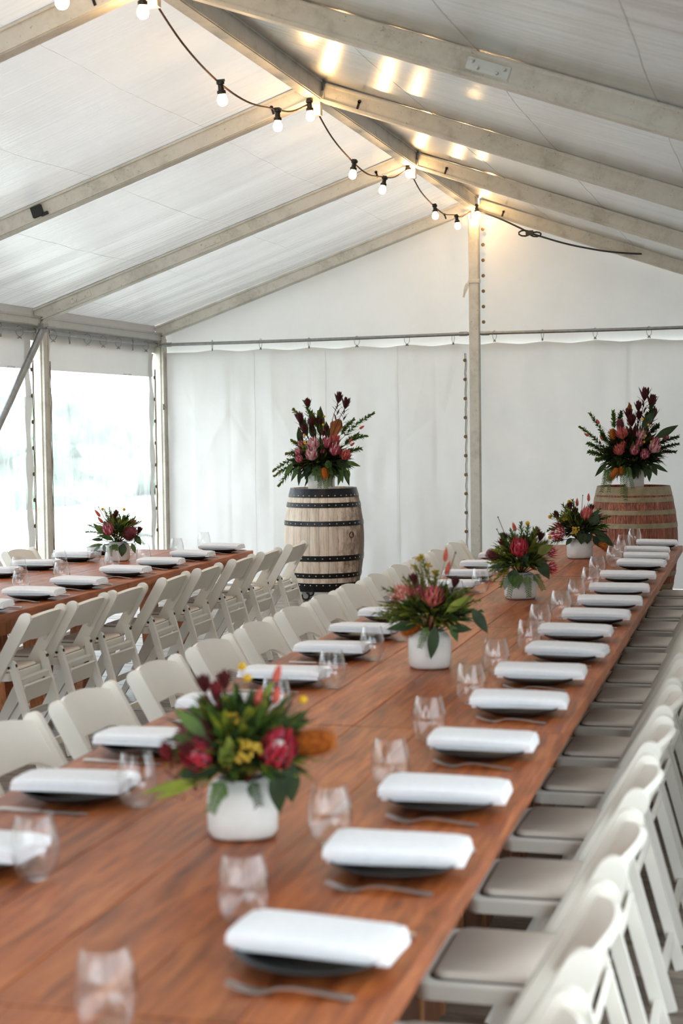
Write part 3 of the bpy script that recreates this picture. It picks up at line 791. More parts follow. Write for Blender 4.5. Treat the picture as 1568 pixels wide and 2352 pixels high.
# ------------------------------------------------------------------ place settings
def mk_plate():
    mb = MB(); mb.lathe([(.0, 0), (.07, 0), (.073, .003), (.110, .012), (.133, .024), (.1355, .027), (.134, .0285), (.128, .026), (.108, .016), (.08, .009), (.0, .0075)], 40)
    return mb
def mk_napkin(sd):
    R_ = random.Random(sd); mb = MB()
    hl = .137+R_.uniform(-.006, .008); hw = .068+R_.uniform(-.004, .008)
    tp = R_.uniform(-.006, .012)
    def layer(z0, h, y0, y1, wd, ox, skew):
        ns, nc = 12, 16; vs = []; fs = []
        for i in range(ns+1):
            v = i/ns; y = y0+(y1-y0)*v; ed = min(1, min(v, 1-v)*12)
            ww = (wd+tp*(v-.5))*(.97+.03*ed); hh = h*(.86+.14*ed)*(1+.35*v*skew)
            zb = z0+.006*math.cos((v-.5)*2.6)-.002+.004*(2*v-1)**2
            for k in range(nc):
                a = 2*PI*k/nc; ca, sa = math.cos(a), math.sin(a)
                px = abs(ca)**.28*math.copysign(1, ca)*ww; pz = abs(sa)**.48*math.copysign(1, sa)*hh/2+hh/2
                if ca < -.2: pz -= .006*(-ca)
                vs.append((px+ox+.003*math.sin(v*5+sd), y, zb+pz))
        for i in range(ns):
            for k in range(nc): k2 = (k+1) % nc; fs.append((i*nc+k, (i+1)*nc+k, (i+1)*nc+k2, i*nc+k2))
        fs.append(tuple(range(nc))); fs.append(tuple(ns*nc+k for k in range(nc-1, -1, -1)))
        mb.add(vs, fs)
    layer(0, .016, -hl-.006, hl-.004, hw-.006, .004, 0)
    layer(.009, .024, -hl, hl+.002, hw, .0, .35)
    layer(.013, .012, -hl-.004, hl-.02, hw-.010, .006, 0)
    return mb
def mk_glass():
    o = [(.0, .0), (.0235, .0), (.027, .002), (.036, .012), (.044, .030), (.0475, .052), (.046, .078), (.0405, .104), (.0345, .126), (.0338, .127)]
    inn = [(.0330, .126), (.0390, .104), (.0445, .078), (.0459, .052), (.0424, .031), (.034, .015), (.024, .007), (.0, .006)]
    mb = MB(); mb.shell(o+inn, 32); return mb
def strip(path, widths, th, z_of=None):
    # flat bar following path (y, z) with varying half width in x
    mb = MB(); vs = []; fs = []; n = len(path)
    for (y, z), w_ in zip(path, widths):
        vs += [(-w_, y, z), (w_, y, z), (w_, y, z+th), (-w_, y, z+th)]
    for i in range(n-1):
        a = i*4
        for k in range(4): k2 = (k+1) % 4; fs.append((a+k, a+k2, a+4+k2, a+4+k))
    fs += [(3, 2, 1, 0), tuple((n-1)*4+k for k in range(4))]
    mb.add(vs, fs); return mb
def mk_fork():
    mb = strip([(-.105, .001), (-.09, .002), (-.05, .007), (-.01, .0105), (.015, .009), (.035, .003), (.045, .0015)], [.0075, .0085, .006, .0038, .0035, .007, .011], .0026)
    for x in (-.0095, -.0032, .0032, .0095):
        b = strip([(.044, .0015), (.06, .003), (.08, .0075), (.10, .0135)], [.0024, .0024, .0021, .0012], .002)
        mb.add([(vx+x, vy, vz) for vx, vy, vz in b.v], b.f)
    return mb
def mk_knife():
    mb = strip([(-.11, .001), (-.10, .0015), (-.02, .002), (-.005, .002)], [.0065, .0085, .006, .005], .005)
    b = strip([(-.005, .002), (.01, .002), (.08, .002), (.10, .002), (.112, .002)], [.005, .0095, .0105, .0075, .001], .002)
    mb.add(b.v, b.f); return mb
protos = {}
def put(kind, builder, mat, loc, rz, label, cat_, group, smooth=True, angle=40):
    if kind not in protos:
        o = obj(kind.split('|')[0], builder(), mat, smooth=smooth, angle=angle); protos[kind] = o
    else:
        o = bpy.data.objects.new(kind.split('|')[0], protos[kind].data); COL.objects.link(o)
    o.location = loc; o.rotation_euler = (0, 0, rz); return tag(o, label, cat_, group)
def setting(x, y, rz, row, i, gx=.15, gy=.17, glass_on=True, extra=True):
    ca, sa = math.cos(rz), math.sin(rz)
    def P(a, b, z): return (x+ca*a-sa*b, y+sa*a+ca*b, z)
    n = nth(i)
    put('dinner_plate', mk_plate, 'plate_black', P(0, 0, TZ), 0, 'dark plate under the %s napkin %s' % (n, row), 'plate', 'plates '+row)
    k = random.randrange(6)
    put('folded_napkin|%d' % k, lambda: mk_napkin(k), 'napkin_cloth', P(random.uniform(-.008, .008), -.002, TZ+.0225), rz+random.uniform(-.09, .07), 'white folded napkin, %s, %s' % (n, row), 'napkin', 'napkins '+row)
    if glass_on: put('stemless_glass', mk_glass, 'clear_glass', P(gx+random.uniform(-.02, .02), gy+random.uniform(-.012, .012), TZ+.0005), random.uniform(0, 6), 'clear stemless glass by the %s napkin %s' % (n, row), 'glass', 'glasses '+row)
    put('dinner_fork', mk_fork, 'cutlery_steel', P(-.158, .0, TZ+.0005), rz+random.uniform(-.06, .06), 'steel fork beside the %s napkin %s' % (n, row), 'fork', 'forks '+row)
    put('table_knife', mk_knife, 'cutlery_steel', P(.155, -.02, TZ+.0005), rz+random.uniform(-.05, .05), 'steel knife beside the %s napkin %s' % (n, row), 'knife', 'knives '+row)
RN = [(-.72, 2.49), (-.715, 3.05), (-.725, 3.58), (-.74, 4.16), (-.74, 4.79), (-.755, 5.37), (-.73, 5.9), (-.765, 6.45), (-.74, 6.99), (-.735, 7.53), (-.745, 8.12), (-.76, 8.8), (-.745, 9.55), (-.755, 10.05), (-.785, 10.52), (-.765, 11.13)]
for i, (x, y) in enumerate(RN): setting(x, y, PI/2, 'on the right side of the long table', i)
# one more glass whose napkin lies below the picture
put('stemless_glass', mk_glass, 'clear_glass', (-.935, 2.13, TZ+.0005), 1, 'clear stemless glass cut by the bottom edge of the picture', 'glass', 'glasses on the right side of the long table')
MN = [(-1.56, 2.90), (-1.59, 3.49), (-1.62, 4.03), (-1.59, 4.60), (-1.59, 5.17), (-1.59, 5.80), (-1.61, 6.36), (-1.62, 6.92), (-1.62, 7.54), (-1.62, 8.2), (-1.63, 8.8), (-1.64, 9.4), (-1.64, 10.0), (-1.64, 10.6), (-1.64, 11.15)]
for i, (x, y) in enumerate(MN): setting(x, y, -PI/2, 'on the left side of the long table', i, .05, .165)
LN = [(-3.66, 6.98), (-3.66, 7.54), (-3.66, 8.1), (-3.67, 8.78), (-3.67, 9.34), (-3.67, 9.91), (-3.68, 10.50)]
for i, (x, y) in enumerate(LN): setting(x, y, PI/2, 'on the aisle side of the left table', i, .17, .17)
FN = [(-4.41, 8.62), (-4.40, 9.12), (-4.41, 9.72), (-4.40, 10.26)]
for i, (x, y) in enumerate(FN): setting(x, y, -PI/2, 'on the window side of the left table', i, .05, .165)

# ------------------------------------------------------------------ barrels
def barrel(label, loc, rz, wood_mat, hoop_mat, hoops, H, r0, rb, caster, rivet_n, bung):
    t = thing('wine_barrel', label, 'barrel', loc, rz, 'wine barrels')
    def R(z):
        f = 2*z/H-1; return r0+(rb-r0)*(1-f*f)
    n = 26
    for i in range(n):
        a0, a1 = 2*PI*i/n+.0035, 2*PI*(i+1)/n-.0035
        mb = MB(); vs = []; fs = []; nz_ = 14; na = 3
        for j in range(nz_+1):
            z = H*j/nz_; r = R(z)+random.uniform(-.0008, .0008)*0
            for q in range(na+1):
                a = a0+(a1-a0)*q/na; rr = r-(.0025 if q in (0, na) else 0); vs.append((rr*math.cos(a), rr*math.sin(a), z))
            for q in (na, 0):
                a = a0+(a1-a0)*q/na; vs.append(((r-.024)*math.cos(a), (r-.024)*math.sin(a), z))
        m_ = na+3
        for j in range(nz_):
            for q in range(m_): q2 = (q+1) % m_; fs.append((j*m_+q, j*m_+q2, (j+1)*m_+q2, (j+1)*m_+q))
        fs += [tuple(range(m_-1, -1, -1)), tuple(nz_*m_+q for q in range(m_))]
        mb.add(vs, fs); obj('stave', mb, wood_mat, t)
    for (f0, f1) in hoops:
        z1, z0 = H*(1-f0), H*(1-f1)
        mb = MB(); mb.shell([(R(z0)-.001, z0), (R(z0)+.0035, z0), (R((z0+z1)/2)+.0035, (z0+z1)/2), (R(z1)+.0035, z1), (R(z1)-.001, z1)], 52)
        ho = obj('hoop', mb, hoop_mat, t, True, angle=40)
        if rivet_n:
            rv = MB(); zm = (z0+z1)/2 if z1-z0 < .06 else (z0+.018 if f0 < .5 else z1-.018)
            for q in range(rivet_n):
                a = 2*PI*(q+.3)/rivet_n; r = R(zm)+.0035
                Mx = Matrix.Translation((r*math.cos(a), r*math.sin(a), zm)) @ Matrix.Rotation(a, 4, 'Z') @ Matrix.Rotation(PI/2, 4, 'Y')
                rv.lathe([(.0065, 0), (.005, .003), (.0, .0045)], 6, Mx)
            obj('rivets', rv, 'rivet', ho)
    mb = MB(); mb.lathe([(0, H-.035), (r0-.024, H-.035), (r0-.024, H-.03), (0, H-.03)][::1], 40); obj('head', mb, wood_mat, t)
    mb = MB(); mb.lathe([(0, .03), (r0-.024, .03), (r0-.024, .035), (0, .035)], 40); obj('base_head', mb, wood_mat, t)
    if bung is not None:
        a, f = bung; z = H*f; r = R(z)-.001
        Mx = Matrix.Translation((r*math.cos(a), r*math.sin(a), z)) @ Matrix.Rotation(a, 4, 'Z') @ Matrix.Rotation(PI/2, 4, 'Y')
        mb = MB(); mb.lathe([(.030, 0), (.030, .003), (.022, .003), (.020, -.004), (0, -.004)], 20, Mx); obj('bung', mb, 'twig_brown', t)
    if caster:
        for a in (3.75, 5.5, 1.0, 2.3):
            c = Vector((.24*math.cos(a), .24*math.sin(a), 0))
            cs = MB(); cs.box((c.x, c.y, -.008), (.09, .07, .008)); 
            for s in (-1, 1): cs.beam((c.x+.0, c.y+s*.018, -.01), (c.x+.02, c.y+s*.018, -.05), .004, .035, top=(1, 0, 0))
            co = obj('caster', cs, 'clean_aluminium', t)
            wl = MB(); Mx = Matrix.Translation((c.x+.02, c.y, -.0495)) @ Matrix.Rotation(PI/2, 4, 'X')
            wl.lathe([(.0, -.012), (.036, -.012), (.040, -.007), (.040, .007), (.036, .012), (0, .012)], 20, Mx); wo = obj('wheel', wl, 'rubber', co, True, angle=40)
            wl = MB(); wl.lathe([(.0, -.014), (.024, -.014), (.024, .014), (0, .014)], 16, Mx); obj('hub', wl, 'clean_aluminium', wo)
    return t
H1 = .945
barrel('pale oak wine barrel with black iron hoops standing on casters', (-4.03, 14.40, .09), YAW, 'pale_barrel', 'hoop_black', [(0, .085), (.135, .182), (.312, .36), (.645, .70), (.817, .865), (.915, 1.0)], H1, .305, .372, True, 34, (-.82, .55))
barrel('weathered reddish brown wine barrel with grey hoops behind the long table', (-1.19, 14.42, .06), YAW, 'red_barrel', 'hoop_grey', [(0, .075), (.092, .135), (.205, .245), (.32, .365), (.635, .68), (.755, .795), (.865, .908), (.925, 1.0)], .985, .315, .385, False, 0, None)

# ------------------------------------------------------------------ vases and bouquets
def vase(label, loc, wd, H, rz, group):
    mb = MB()
    prof = [(0, 0), (.40, 0), (.455, .03), (.49, .10), (.50, .30), (.50, .62), (.485, .80), (.44, .90), (.365, .955), (.345, 1.0), (.325, 1.0), (.32, .95), (.40, .86), (.44, .6), (.40, .1), (0, .08)]
    def sq(p, a):
        k = (abs(math.cos(a))**4.2+abs(math.sin(a))**4.2)**(-1/4.2)
        f = p.z/H if H else 0
        m = 1+(k-1)*.55*min(1, max(0, (.97-f)*6))
        dm = 1+.018*noise.noise((math.cos(a)*3, math.sin(a)*3, p.z*30+loc[0]*7))
        return Vector((p.x*m*dm, p.y*m*dm, p.z))
    mb.lathe([(r*wd, z*H) for r, z in prof], 40, None, sq)
    return tag(obj('flower_vase', mb, 'ceramic_white', smooth=True, loc=loc, rot=(0, 0, rz)), label, 'vase', group)

def basis(d):
    d = Vector(d).normalized(); a = d.orthogonal().normalized(); return d, a, d.cross(a)
class Bouquet:
    def __init__(s, label, loc, vh, scale, seed):
        s.t = thing('bouquet', label, 'bouquet', loc, YAW, 'native flower bouquets'); s.vh = vh; s.R = random.Random(seed); s.sc = scale
        s.O = Vector((0, 0, vh-.02))
    def stem(s, mb, T, r=.002, bend=.15):
        T = Vector(T); O = s.O; mid = (O+T)/2+Vector((0, 0, bend*(T-O).length)); mb.tube([O, O*.3+mid*.7, mid*.5+T*.5+Vector((0, 0, .0)), T], r, 5)
    def outdir(s, T, upb=1.0):
        d = (Vector(T)-s.O); d.normalize(); return (d+Vector((0, -.1, upb))).normalized()
    def protea(s, T, r, kind='pink', d=None, openf=.25):
        T = Vector(T); d = Vector(d).normalized() if d is not None else s.outdir(T)
        d, a, b = basis(d); mb = MB(); R = s.R
        for ring_, (n, rr, ln, op, wd) in enumerate(((9, .58, 2.1, openf+.25, .56), (11, .8, 1.95, openf+.12, .5), (12, .96, 1.65, openf, .5), (10, 1.02, 1.1, openf+.1, .52))):
            for i in range(n):
                an = 2*PI*(i+.5*ring_)/n+R.uniform(-.1, .1); e = a*math.cos(an)+b*math.sin(an)
                # petal curves outward then in
                base = T-d*r*.75+e*r*rr*.32; L_ = r*ln*R.uniform(.9, 1.08)
                vs = []; fs = []; tn = e.cross(d); seg = 5
                for j in range(seg+1):
                    t_ = j/seg; rad = r*rr*(.32+.68*math.sin(min(1, t_*1.25)*PI/2))*(1+openf*.8*t_*t_-.18*(1-openf*2)*max(0, t_-.6)*2)
                    p = T-d*r*.75+e*rad+d*L_*t_
                    wv = r*wd*.42*(math.sin(PI*(.12+.88*t_**.9)) if t_ < 1 else .06)
                    vs += [p-tn*wv-e*wv*.25, p, p+tn*wv-e*wv*.25]
                for j in range(seg):
                    q = j*3; fs += [(q, q+1, q+4, q+3), (q+1, q+2, q+5, q+4)]
                mb.mi = 1 if (ring_ in (0, 2) and i % 2) else 0
                mb.add(vs, fs)
        pm_ = {'pink': 'petal_pink', 'pale': 'petal_pale', 'coral': 'petal_coral', 'red': 'petal_red'}[kind]
        mb.mi = 0; s.stem(mb, T-d*r*.7, .003)
        mb.mi = 0
        o = obj('protea', mb, [pm_, {'pink': 'petal_pale', 'pale': 'petal_pink', 'coral': 'petal_pink', 'red': 'petal_pink'}[kind]], s.t, True)
        cm = MB(); Mx = Matrix((a, b, d)).transposed().to_4x4(); Mx.translation = T-d*r*.5
        cm.lathe([(r*.5, 0), (r*.62, r*.4), (r*.5, r*.85), (r*.28, r*1.15), (r*.06, r*1.3)], 12, Mx)
        obj('flower_centre', cm, 'centre_white' if kind in ('pale', 'red') else 'centre_dark', o, True)
    def spiky(s, T, r, d=None, mat='petal_red', white=True):
        # wide open pincushion like protea: long pointed bracts around a pale dome
        T = Vector(T); d, a, b = basis(d if d is not None else s.outdir(T)); mb = MB(); R = s.R
        for ring_, (n, tilt, ln) in enumerate(((14, .95, 1.5), (14, .65, 1.6), (12, .35, 1.5))):
            for i in range(n):
                an = 2*PI*(i+.4*ring_)/n+R.uniform(-.1, .1); e = a*math.cos(an)+b*math.sin(an)
                dd = d*math.cos(tilt)+e*math.sin(tilt); mb.leaf(T-d*r*.4+e*r*.2, dd, d-e*.3, r*ln*R.uniform(.85, 1.1), r*.26, -.18, 4, .35, .25)
        s.stem(mb, T-d*r*.3, .003)
        o = obj('protea', mb, mat, s.t, True)
        cm = MB(); Mx = Matrix((a, b, d)).transposed().to_4x4(); Mx.translation = T-d*r*.4
        cm.lathe([(r*.35, 0), (r*.6, r*.35), (r*.52, r*.75), (r*.3, r*1.0), (r*.05, r*1.1)], 12, Mx); obj('flower_centre', cm, 'centre_white' if white else 'centre_dark', o, True)
    def leuca(s, T, r, d=None, leaves=True, mat='maroon'):
        T = Vector(T); d, a, b = basis(d if d is not None else s.outdir(T, .7)); mb = MB(); R = s.R
        for ring_, (n, tilt, ln) in enumerate(((7, .55, 2.2), (7, .3, 2.2), (6, .12, 2.1))):
            for i in range(n):
                an = 2*PI*(i+.5*ring_)/n+R.uniform(-.15, .15); e = a*math.cos(an)+b*math.sin(an)
                mb.leaf(T-d*r*.6+e*r*.12, d*math.cos(tilt)+e*math.sin(tilt), d*.6-e, r*ln*R.uniform(.85, 1.1), r*.8, -.14, 4, .42, .2)
        s.stem(mb, T-d*r*.5, .0028)
        if leaves:
            n = 16; L0 = (T-s.O).length
            for i in range(n):
                p = T-d*(r*.7+i/n*min(.22, L0*.55)); an = i*2.4; e = a*math.cos(an)+b*math.sin(an)
                mb.leaf(p, d*.75+e*.75, d-e, r*1.5*R.uniform(.8, 1.2), r*.3, .1, 3, .45, .15)
        obj('leucadendron', mb, mat, s.t, True)
    def banksia(s, T, d, r, L_, mat='banksia_orange'):
        T = Vector(T); d, a, b = basis(d); mb = MB(); R = s.R; n = 20; m = 14
        Mx = Matrix((a, b, d)).transposed().to_4x4(); Mx.translation = T-d*L_/2
        mb.lathe([(r*.4, 0), (r*.74, L_*.1), (r*.86, L_*.45), (r*.74, L_*.75), (r*.45, L_*.93), (0, L_)], 14, Mx)
        for j in range(m):
            for i in range(n):
                an = 2*PI*(i+.5*(j % 2))/n; e = a*math.cos(an)+b*math.sin(an); f = (j+.5)/m
                rr = .82*(1-.55*max(0, (f-.6)/.4)**2)*(1-.3*max(0, (.25-f)/.25)); p = T-d*L_/2+d*L_*f+e*r*rr; q = p+e*r*.36+d*r*.16
                sd = e.cross(d)*r*.07; mb.add([p-sd, p+sd, q+sd*.6, q-sd*.6], [(0, 1, 2, 3)])
        s.stem(mb, T-d*L_/2, .003); obj('banksia', mb, mat, s.t)
    def billy(s, T, r):
        mb = MB(); mb.ico(T, r, 2, (1, 1, 1), .07); mb.mi = 1; s.stem(mb, Vector(T)-Vector((0, 0, r*.9)), .0012); obj('billy_button', mb, ['billy_yellow', 'stem_tan'], s.t, True)
    def bunny(s, T, d, r, L_):
        T = Vector(T); d, a, b = basis(d); mb = MB(); Mx = Matrix((a, b, d)).transposed().to_4x4(); Mx.translation = T-d*L_/2
        mb.lathe([(r*.3, 0), (r*.9, L_*.15), (r, L_*.4), (r*.8, L_*.7), (r*.4, L_*.92), (0, L_)], 10, Mx)
        for i in range(90):
            f = s.R.random(); an = s.R.uniform(0, 6.3); e = a*math.cos(an)+b*math.sin(an); p = T-d*L_/2+d*L_*f+e*r*.7*math.sin(PI*min(.95, f+.1)); q = p+e*r*.55+d*r*.8
            sd = e.cross(d)*r*.06; mb.add([p-sd, p+sd, q], [(0, 1, 2)])
        mb.mi = 1; s.stem(mb, T-d*L_/2, .001); obj('bunny_tail', mb, ['bunny_coral', 'stem_tan'], s.t, True)
    def leaf(s, B, T, wd, mat='leaf_dark', nrm=(0, -1, .5), curl=.12, fold=.12, seg=7, peak=.42):
        B, T = Vector(B), Vector(T); mb = MB(); mb.leaf(B, T-B, nrm, (T-B).length, wd, curl, seg, peak, fold); mb.tube([s.O, (s.O+B)/2, B], .0018, 4)
        obj('leaf', mb, mat, s.t, True)
    def sprig(s, B, T, ll=.03, lw=.012, n=34, mat='leaf_green', tipm=None, bend=.05, ang=.8, droop=0):
        B, T = Vector(B), Vector(T); mb = MB(); L_ = (T-B).length; R = s.R
        path = [B+(T-B)*i/8+Vector((0, 0, bend*L_*math.sin(PI*i/8)-droop*(i/8)**2)) for i in range(9)]
        mb.tube([s.O]+path, [.0025]*2+[.0022]*7+[.001], 5)
        for i in range(n):
            f = .12+.88*i/(n-1); k = min(7, int(f*8)); p = path[k]+(path[k+1]-path[k])*(f*8-k) if k < 8 else path[8]
            d, a, b = basis(path[min(8, k+1)]-path[k]); an = i*2.4+R.uniform(-.4, .4); e = a*math.cos(an)+b*math.sin(an)
            mb.mi = 1 if (tipm and f > .72) else 0
            aa = ang*(1 if f < .9 else .5)
            mb.leaf(p, d*math.cos(aa)+e*math.sin(aa), d-e*.5+Vector((0, 0, .3)), ll*R.uniform(.75, 1.15)*(1-.25*f), lw, .1, 3, .55, .15)
        obj('leafy_sprig', mb, [mat]+([tipm] if tipm else []), s.t, True)
    def fern(s, B, T, ll=.03, n=26, mat='leaf_green', bend=.12):
        n = int(n*.75)
        B, T = Vector(B), Vector(T); mb = MB(); L_ = (T-B).length; R = s.R
        path = [B+(T-B)*i/10+Vector((0, -.3, 1))*bend*L_*math.sin(PI*i/10) for i in range(11)]
        mb.tube([s.O]+path, [.002]*2+[.0016]*9+[.0008], 4)
        for i in range(n):
            f = .1+.9*i/n; k = min(9, int(f*10)); p = path[k]+(path[k+1]-path[k])*(f*10-k); d = (path[k+1]-path[k]).normalized()
            e = d.cross(Vector((0, -1, .2))).normalized()
            for sgn in (-1, 1):
                mb.leaf(p, d*.65+e*sgn*.8+Vector((0, -.15, 0)), (0, -1, .3), ll*(1-.45*f)*R.uniform(.85, 1.1), ll*.16, .12, 3, .45, .1)
        obj('fern_frond', mb, mat, s.t, True)
    def yarrow(s, T, r):
        mb = MB(); R = s.R; T = Vector(T)
        for i in range(22):
            an = R.uniform(0, 6.3); q = math.sqrt(R.random())*r; mb.ico((T.x+q*math.cos(an), T.y+q*math.sin(an), T.z+R.uniform(-.5, .5)*r), r*.28, 1)
        mb.mi = 1; s.stem(mb, T-Vector((0, 0, r*.4)), .0016); obj('yarrow', mb, ['yarrow', 'leaf_olive'], s.t, True)
    def twig(s, T):
        mb = MB(); s.stem(mb, T, .0016, .02); mb.ico(T, .004, 1); obj('twig', mb, 'twig_brown', s.t)
    def paper(s, B, T, wd):
        B, T = Vector(B), Vector(T); mb = MB(); d = (T-B).normalized(); sx = d.cross(Vector((0, 1, 0))).normalized(); n = 9; vs = []; fs = []
        L_ = (T-B).length
        for i in range(n+1):
            f = i/n-.5; top = 1-.35*abs(f)*2+s.R.uniform(-.04, .04); y = .012*(1 if i % 2 else -1)
            for q in range(5):
                v = q/4*top; vs.append(B+d*L_*v+sx*f*wd*(.25+.75*v)+Vector((0, y*v, 0)))
        for i in range(n):
            for q in range(4): fs.append((i*5+q, i*5+q+1, (i+1)*5+q+1, (i+1)*5+q))
        mb.add(vs, fs); mb.tube([s.O, B], .002, 4); obj('dried_palm_leaf', mb, 'paper_leaf', s.t)
    def filler(s, c, rad, n, ll, lw, mats=('leaf_dark', 'leaf_green', 'leaf_olive'), wts=(5, 3, 1), down=.25):
        c = Vector(c); mb = MB(); R = s.R
        for i in range(n):
            an = R.uniform(0, 2*PI); el = math.asin(R.uniform(-down, .95)); d = Vector((math.cos(an)*math.cos(el), math.sin(an)*math.cos(el), math.sin(el)))
            f = R.uniform(.25, .8); p = c+Vector((d.x*rad[0], d.y*rad[1], d.z*rad[2]))*f
            mb.mi = R.choices(range(len(mats)), wts)[0]
            d2 = (d+Vector((R.uniform(-.4, .4), R.uniform(-.4, .4), R.uniform(-.1, .5)))).normalized()
            mb.leaf(p, d2, Vector((0, 0, 1))+Vector((R.uniform(-.5, .5), R.uniform(-.5, .5), 0)), ll*R.uniform(.6, 1.2), lw*R.uniform(.7, 1.3), R.uniform(0, .3), 4, .45, .15)
        o = obj('foliage', mb, list(mats), s.t, True); o['kind'] = 'stuff'

# ---- tall bouquet on the pale barrel
BZ1 = .09+H1-.03
vase('white ceramic vase standing on the pale oak barrel', (-4.05, 14.40, BZ1), .25, .20, YAW, 'white ceramic vases')
B = Bouquet('tall bouquet of proteas and maroon leucadendron on the pale oak barrel', (-4.05, 14.40, BZ1), .20, 1, 11)
K1 = .000672
def A(cx, cy, w_=0.0, K=K1, x0=705, y0=1400): return Vector(((cx-x0)*K, -w_, (y0-cy)*K))
B.filler((-.01, 0, .27), (.27, .22, .21), 1200, .105, .030, ('leaf_dark', 'leaf_green', 'leaf_olive', 'maroon'), (6, 4, 1, 1), .35)
B.filler((-.01, -.02, .26), (.25, .22, .13), 600, .13, .034, ('leaf_dark', 'leaf_green', 'leaf_olive'), (6, 4, 1), .9)
for (x, y, w_, r) in ((955, 150, .0, .05), (1050, 230, .02, .05), (425, 430, .04, .05), (530, 220, -.03, .044), (690, 480, .02, .04), (590, 480, .05, .046), (480, 560, .08, .04), (740, 620, .12, .03), (790, 560, .05, .03)): B.leuca(A(x, y, w_), r, (.25*(x-700)/500, -.15, 1))
for (x, y, w_, r, kd) in ((605, 770, .19, .056, 'pale'), (790, 750, .17, .05, 'pink'), (905, 700, .13, .045, 'coral'), (895, 845, .20, .055, 'pink'), (590, 905, .24, .056, 'pale'), (1035, 915, .18, .05, 'coral'), (405, 865, .14, .036, 'pink'), (435, 755, .08, .03, 'pink'), (415, 960, .18, .036, 'pink'), (730, 860, .18, .028, 'pink')): B.protea(A(x, y, w_), r, kd, None, .3 if kd != 'pink' else .14)
for (x, y, w_) in ((757, 373, .02), (741, 488, .08), (482, 632, .1), (482, 718, .14), (497, 742, .17)): B.billy(A(x, y, w_), .0115)
for (x, y, d) in ((1270, 530, (.8, 0, .5)), (1115, 705, (.5, -.2, .7)), (1140, 760, (.7, -.2, .5))): B.bunny(A(x, y, .1), d, .012, .05)
for (b, tq, wd, m_) in (((700, 640), (705, 220), .085, 'leaf_dark'), ((520, 640), (405, 330), .075, 'leaf_dark'), ((430, 760), (400, 500), .06, 'leaf_dark'), ((620, 700), (560, 420), .07, 'leaf_dark'), ((800, 700), (780, 430), .06, 'leaf_dark')): B.leaf(A(*b), A(*tq, -.03), wd, m_)
B.paper(A(860, 690), A(960, 395), .17)
for (b, tq, w_) in (((980, 700), (1420, 350), .0), ((1000, 760), (1315, 655), .05), ((960, 660), (1140, 445), .02), ((480, 900), (75, 1095), .08), ((480, 980), (85, 1170), .12), ((430, 1000), (135, 1300), .1), ((520, 860), (330, 720), .04), ((560, 560), (345, 290), -.03), ((620, 520), (495, 180), -.05), ((660, 560), (590, 330), 0), ((1000, 900), (1240, 830), .08), ((1000, 800), (1200, 640), .0), ((520, 900), (250, 880), .1), ((700, 640), (680, 320), -.04), ((760, 900), (740, 760), .2), ((560, 980), (480, 800), .18)):
    B.sprig(A(*b, .04), A(*tq, w_), .055, .024, 46, 'leaf_green', 'leaf_olive' if tq[0] < 700 else None)
for (b, tq, wd) in (((320, 1000), (200, 1190), .05), ((400, 1050), (290, 1260), .04), ((420, 1080), (395, 1320), .04), ((480, 1060), (520, 1280), .04), ((1000, 1060), (930, 1330), .045), ((1020, 1060), (1090, 1330), .05), ((960, 1060), (1000, 1290), .05), ((1050, 1000), (1250, 1060), .04), ((900, 980), (1120, 1080), .06), ((560, 1040), (480, 1220), .04), ((1080, 1100), (1060, 1280), .045)): B.leaf(A(*b, .14), A(*tq, .16), wd, B.R.choice(('leaf_dark', 'leaf_green')), (0, -1, .2))
B.banksia(A(755, 1145, .26), (.1, -.6, -.75), .03, .11)
for (b, tq) in (((690, 1030), (640, 1250)), ((720, 1060), (680, 1350)), ((800, 1100), (765, 1400)), ((820, 1080), (830, 1330)), ((790, 960), (830, 1180)), ((660, 1040), (610, 1180))): B.fern(A(*b, .2), A(*tq, .20), .05, 22, 'leaf_green')

# ---- tall bouquet on the brown barrel
BZ2 = .06+.985-.03
vase('white ceramic vase standing on the brown barrel', (-1.18, 14.42, BZ2), .16, .19, YAW, 'white ceramic vases')
B = Bouquet('tall dark bouquet of proteas on the brown barrel at the right', (-1.18, 14.42, BZ2), .19, 1, 12)
K2 = .000593
def A2(cx, cy, w_=0.0): return A(cx, cy, w_, K2, 935, 1510)
B.filler((-.02, 0, .31), (.27, .22, .24), 1300, .10, .030, ('leaf_dark', 'leaf_green', 'maroon'), (7, 2, 2), .35)
B.filler((-.03, -.02, .27), (.24, .22, .14), 600, .12, .034, ('leaf_dark', 'leaf_green'), (7, 2), .9)
for (x, y, w_, r) in ((1085, 140, 0, .055), (1190, 250, 0, .055), (985, 310, .02, .044), (880, 520, .04, .055), (1220, 420, -.02, .05), (1000, 440, 0, .04), (840, 420, 0, .044), (1150, 520, .02, .05)): B.leuca(A2(x, y, w_), r, (.2*(x-1000)/400, -.1, 1))
for (x, y, w_, r, kd) in ((700, 690, .16, .05, 'coral'), (650, 935, .2, .045, 'coral'), (865, 940, .23, .042, 'pink'), (1010, 1000, .23, .042, 'pink'), (980, 720, .15, .042, 'pale'), (940, 835, .19, .036, 'pink'), (1160, 905, .2, .05, 'pale'), (1205, 800, .14, .034, 'pink'), (1375, 740, .04, .03, 'pink'), (720, 860, .16, .03, 'coral')): B.protea(A2(x, y, w_), r, kd, None, .3 if kd != 'pink' else .1)
B.banksia(A2(700, 550, .08), (-.1, -.1, 1), .038, .10, 'banksia_maroon'); B.banksia(A2(580, 690, .1), (-.2, -.1, 1), .03, .10); B.banksia(A2(545, 1280, .24), (-.6, -.3, -.75), .032, .14); B.banksia(A2(670, 1230, .22), (-.2, -.5, -.75), .025, .09)
for (x, y) in ((1000, 470), (1083, 555), (1040, 715), (1018, 805), (1127, 805)): B.billy(A2(x, y, .18), .0115)
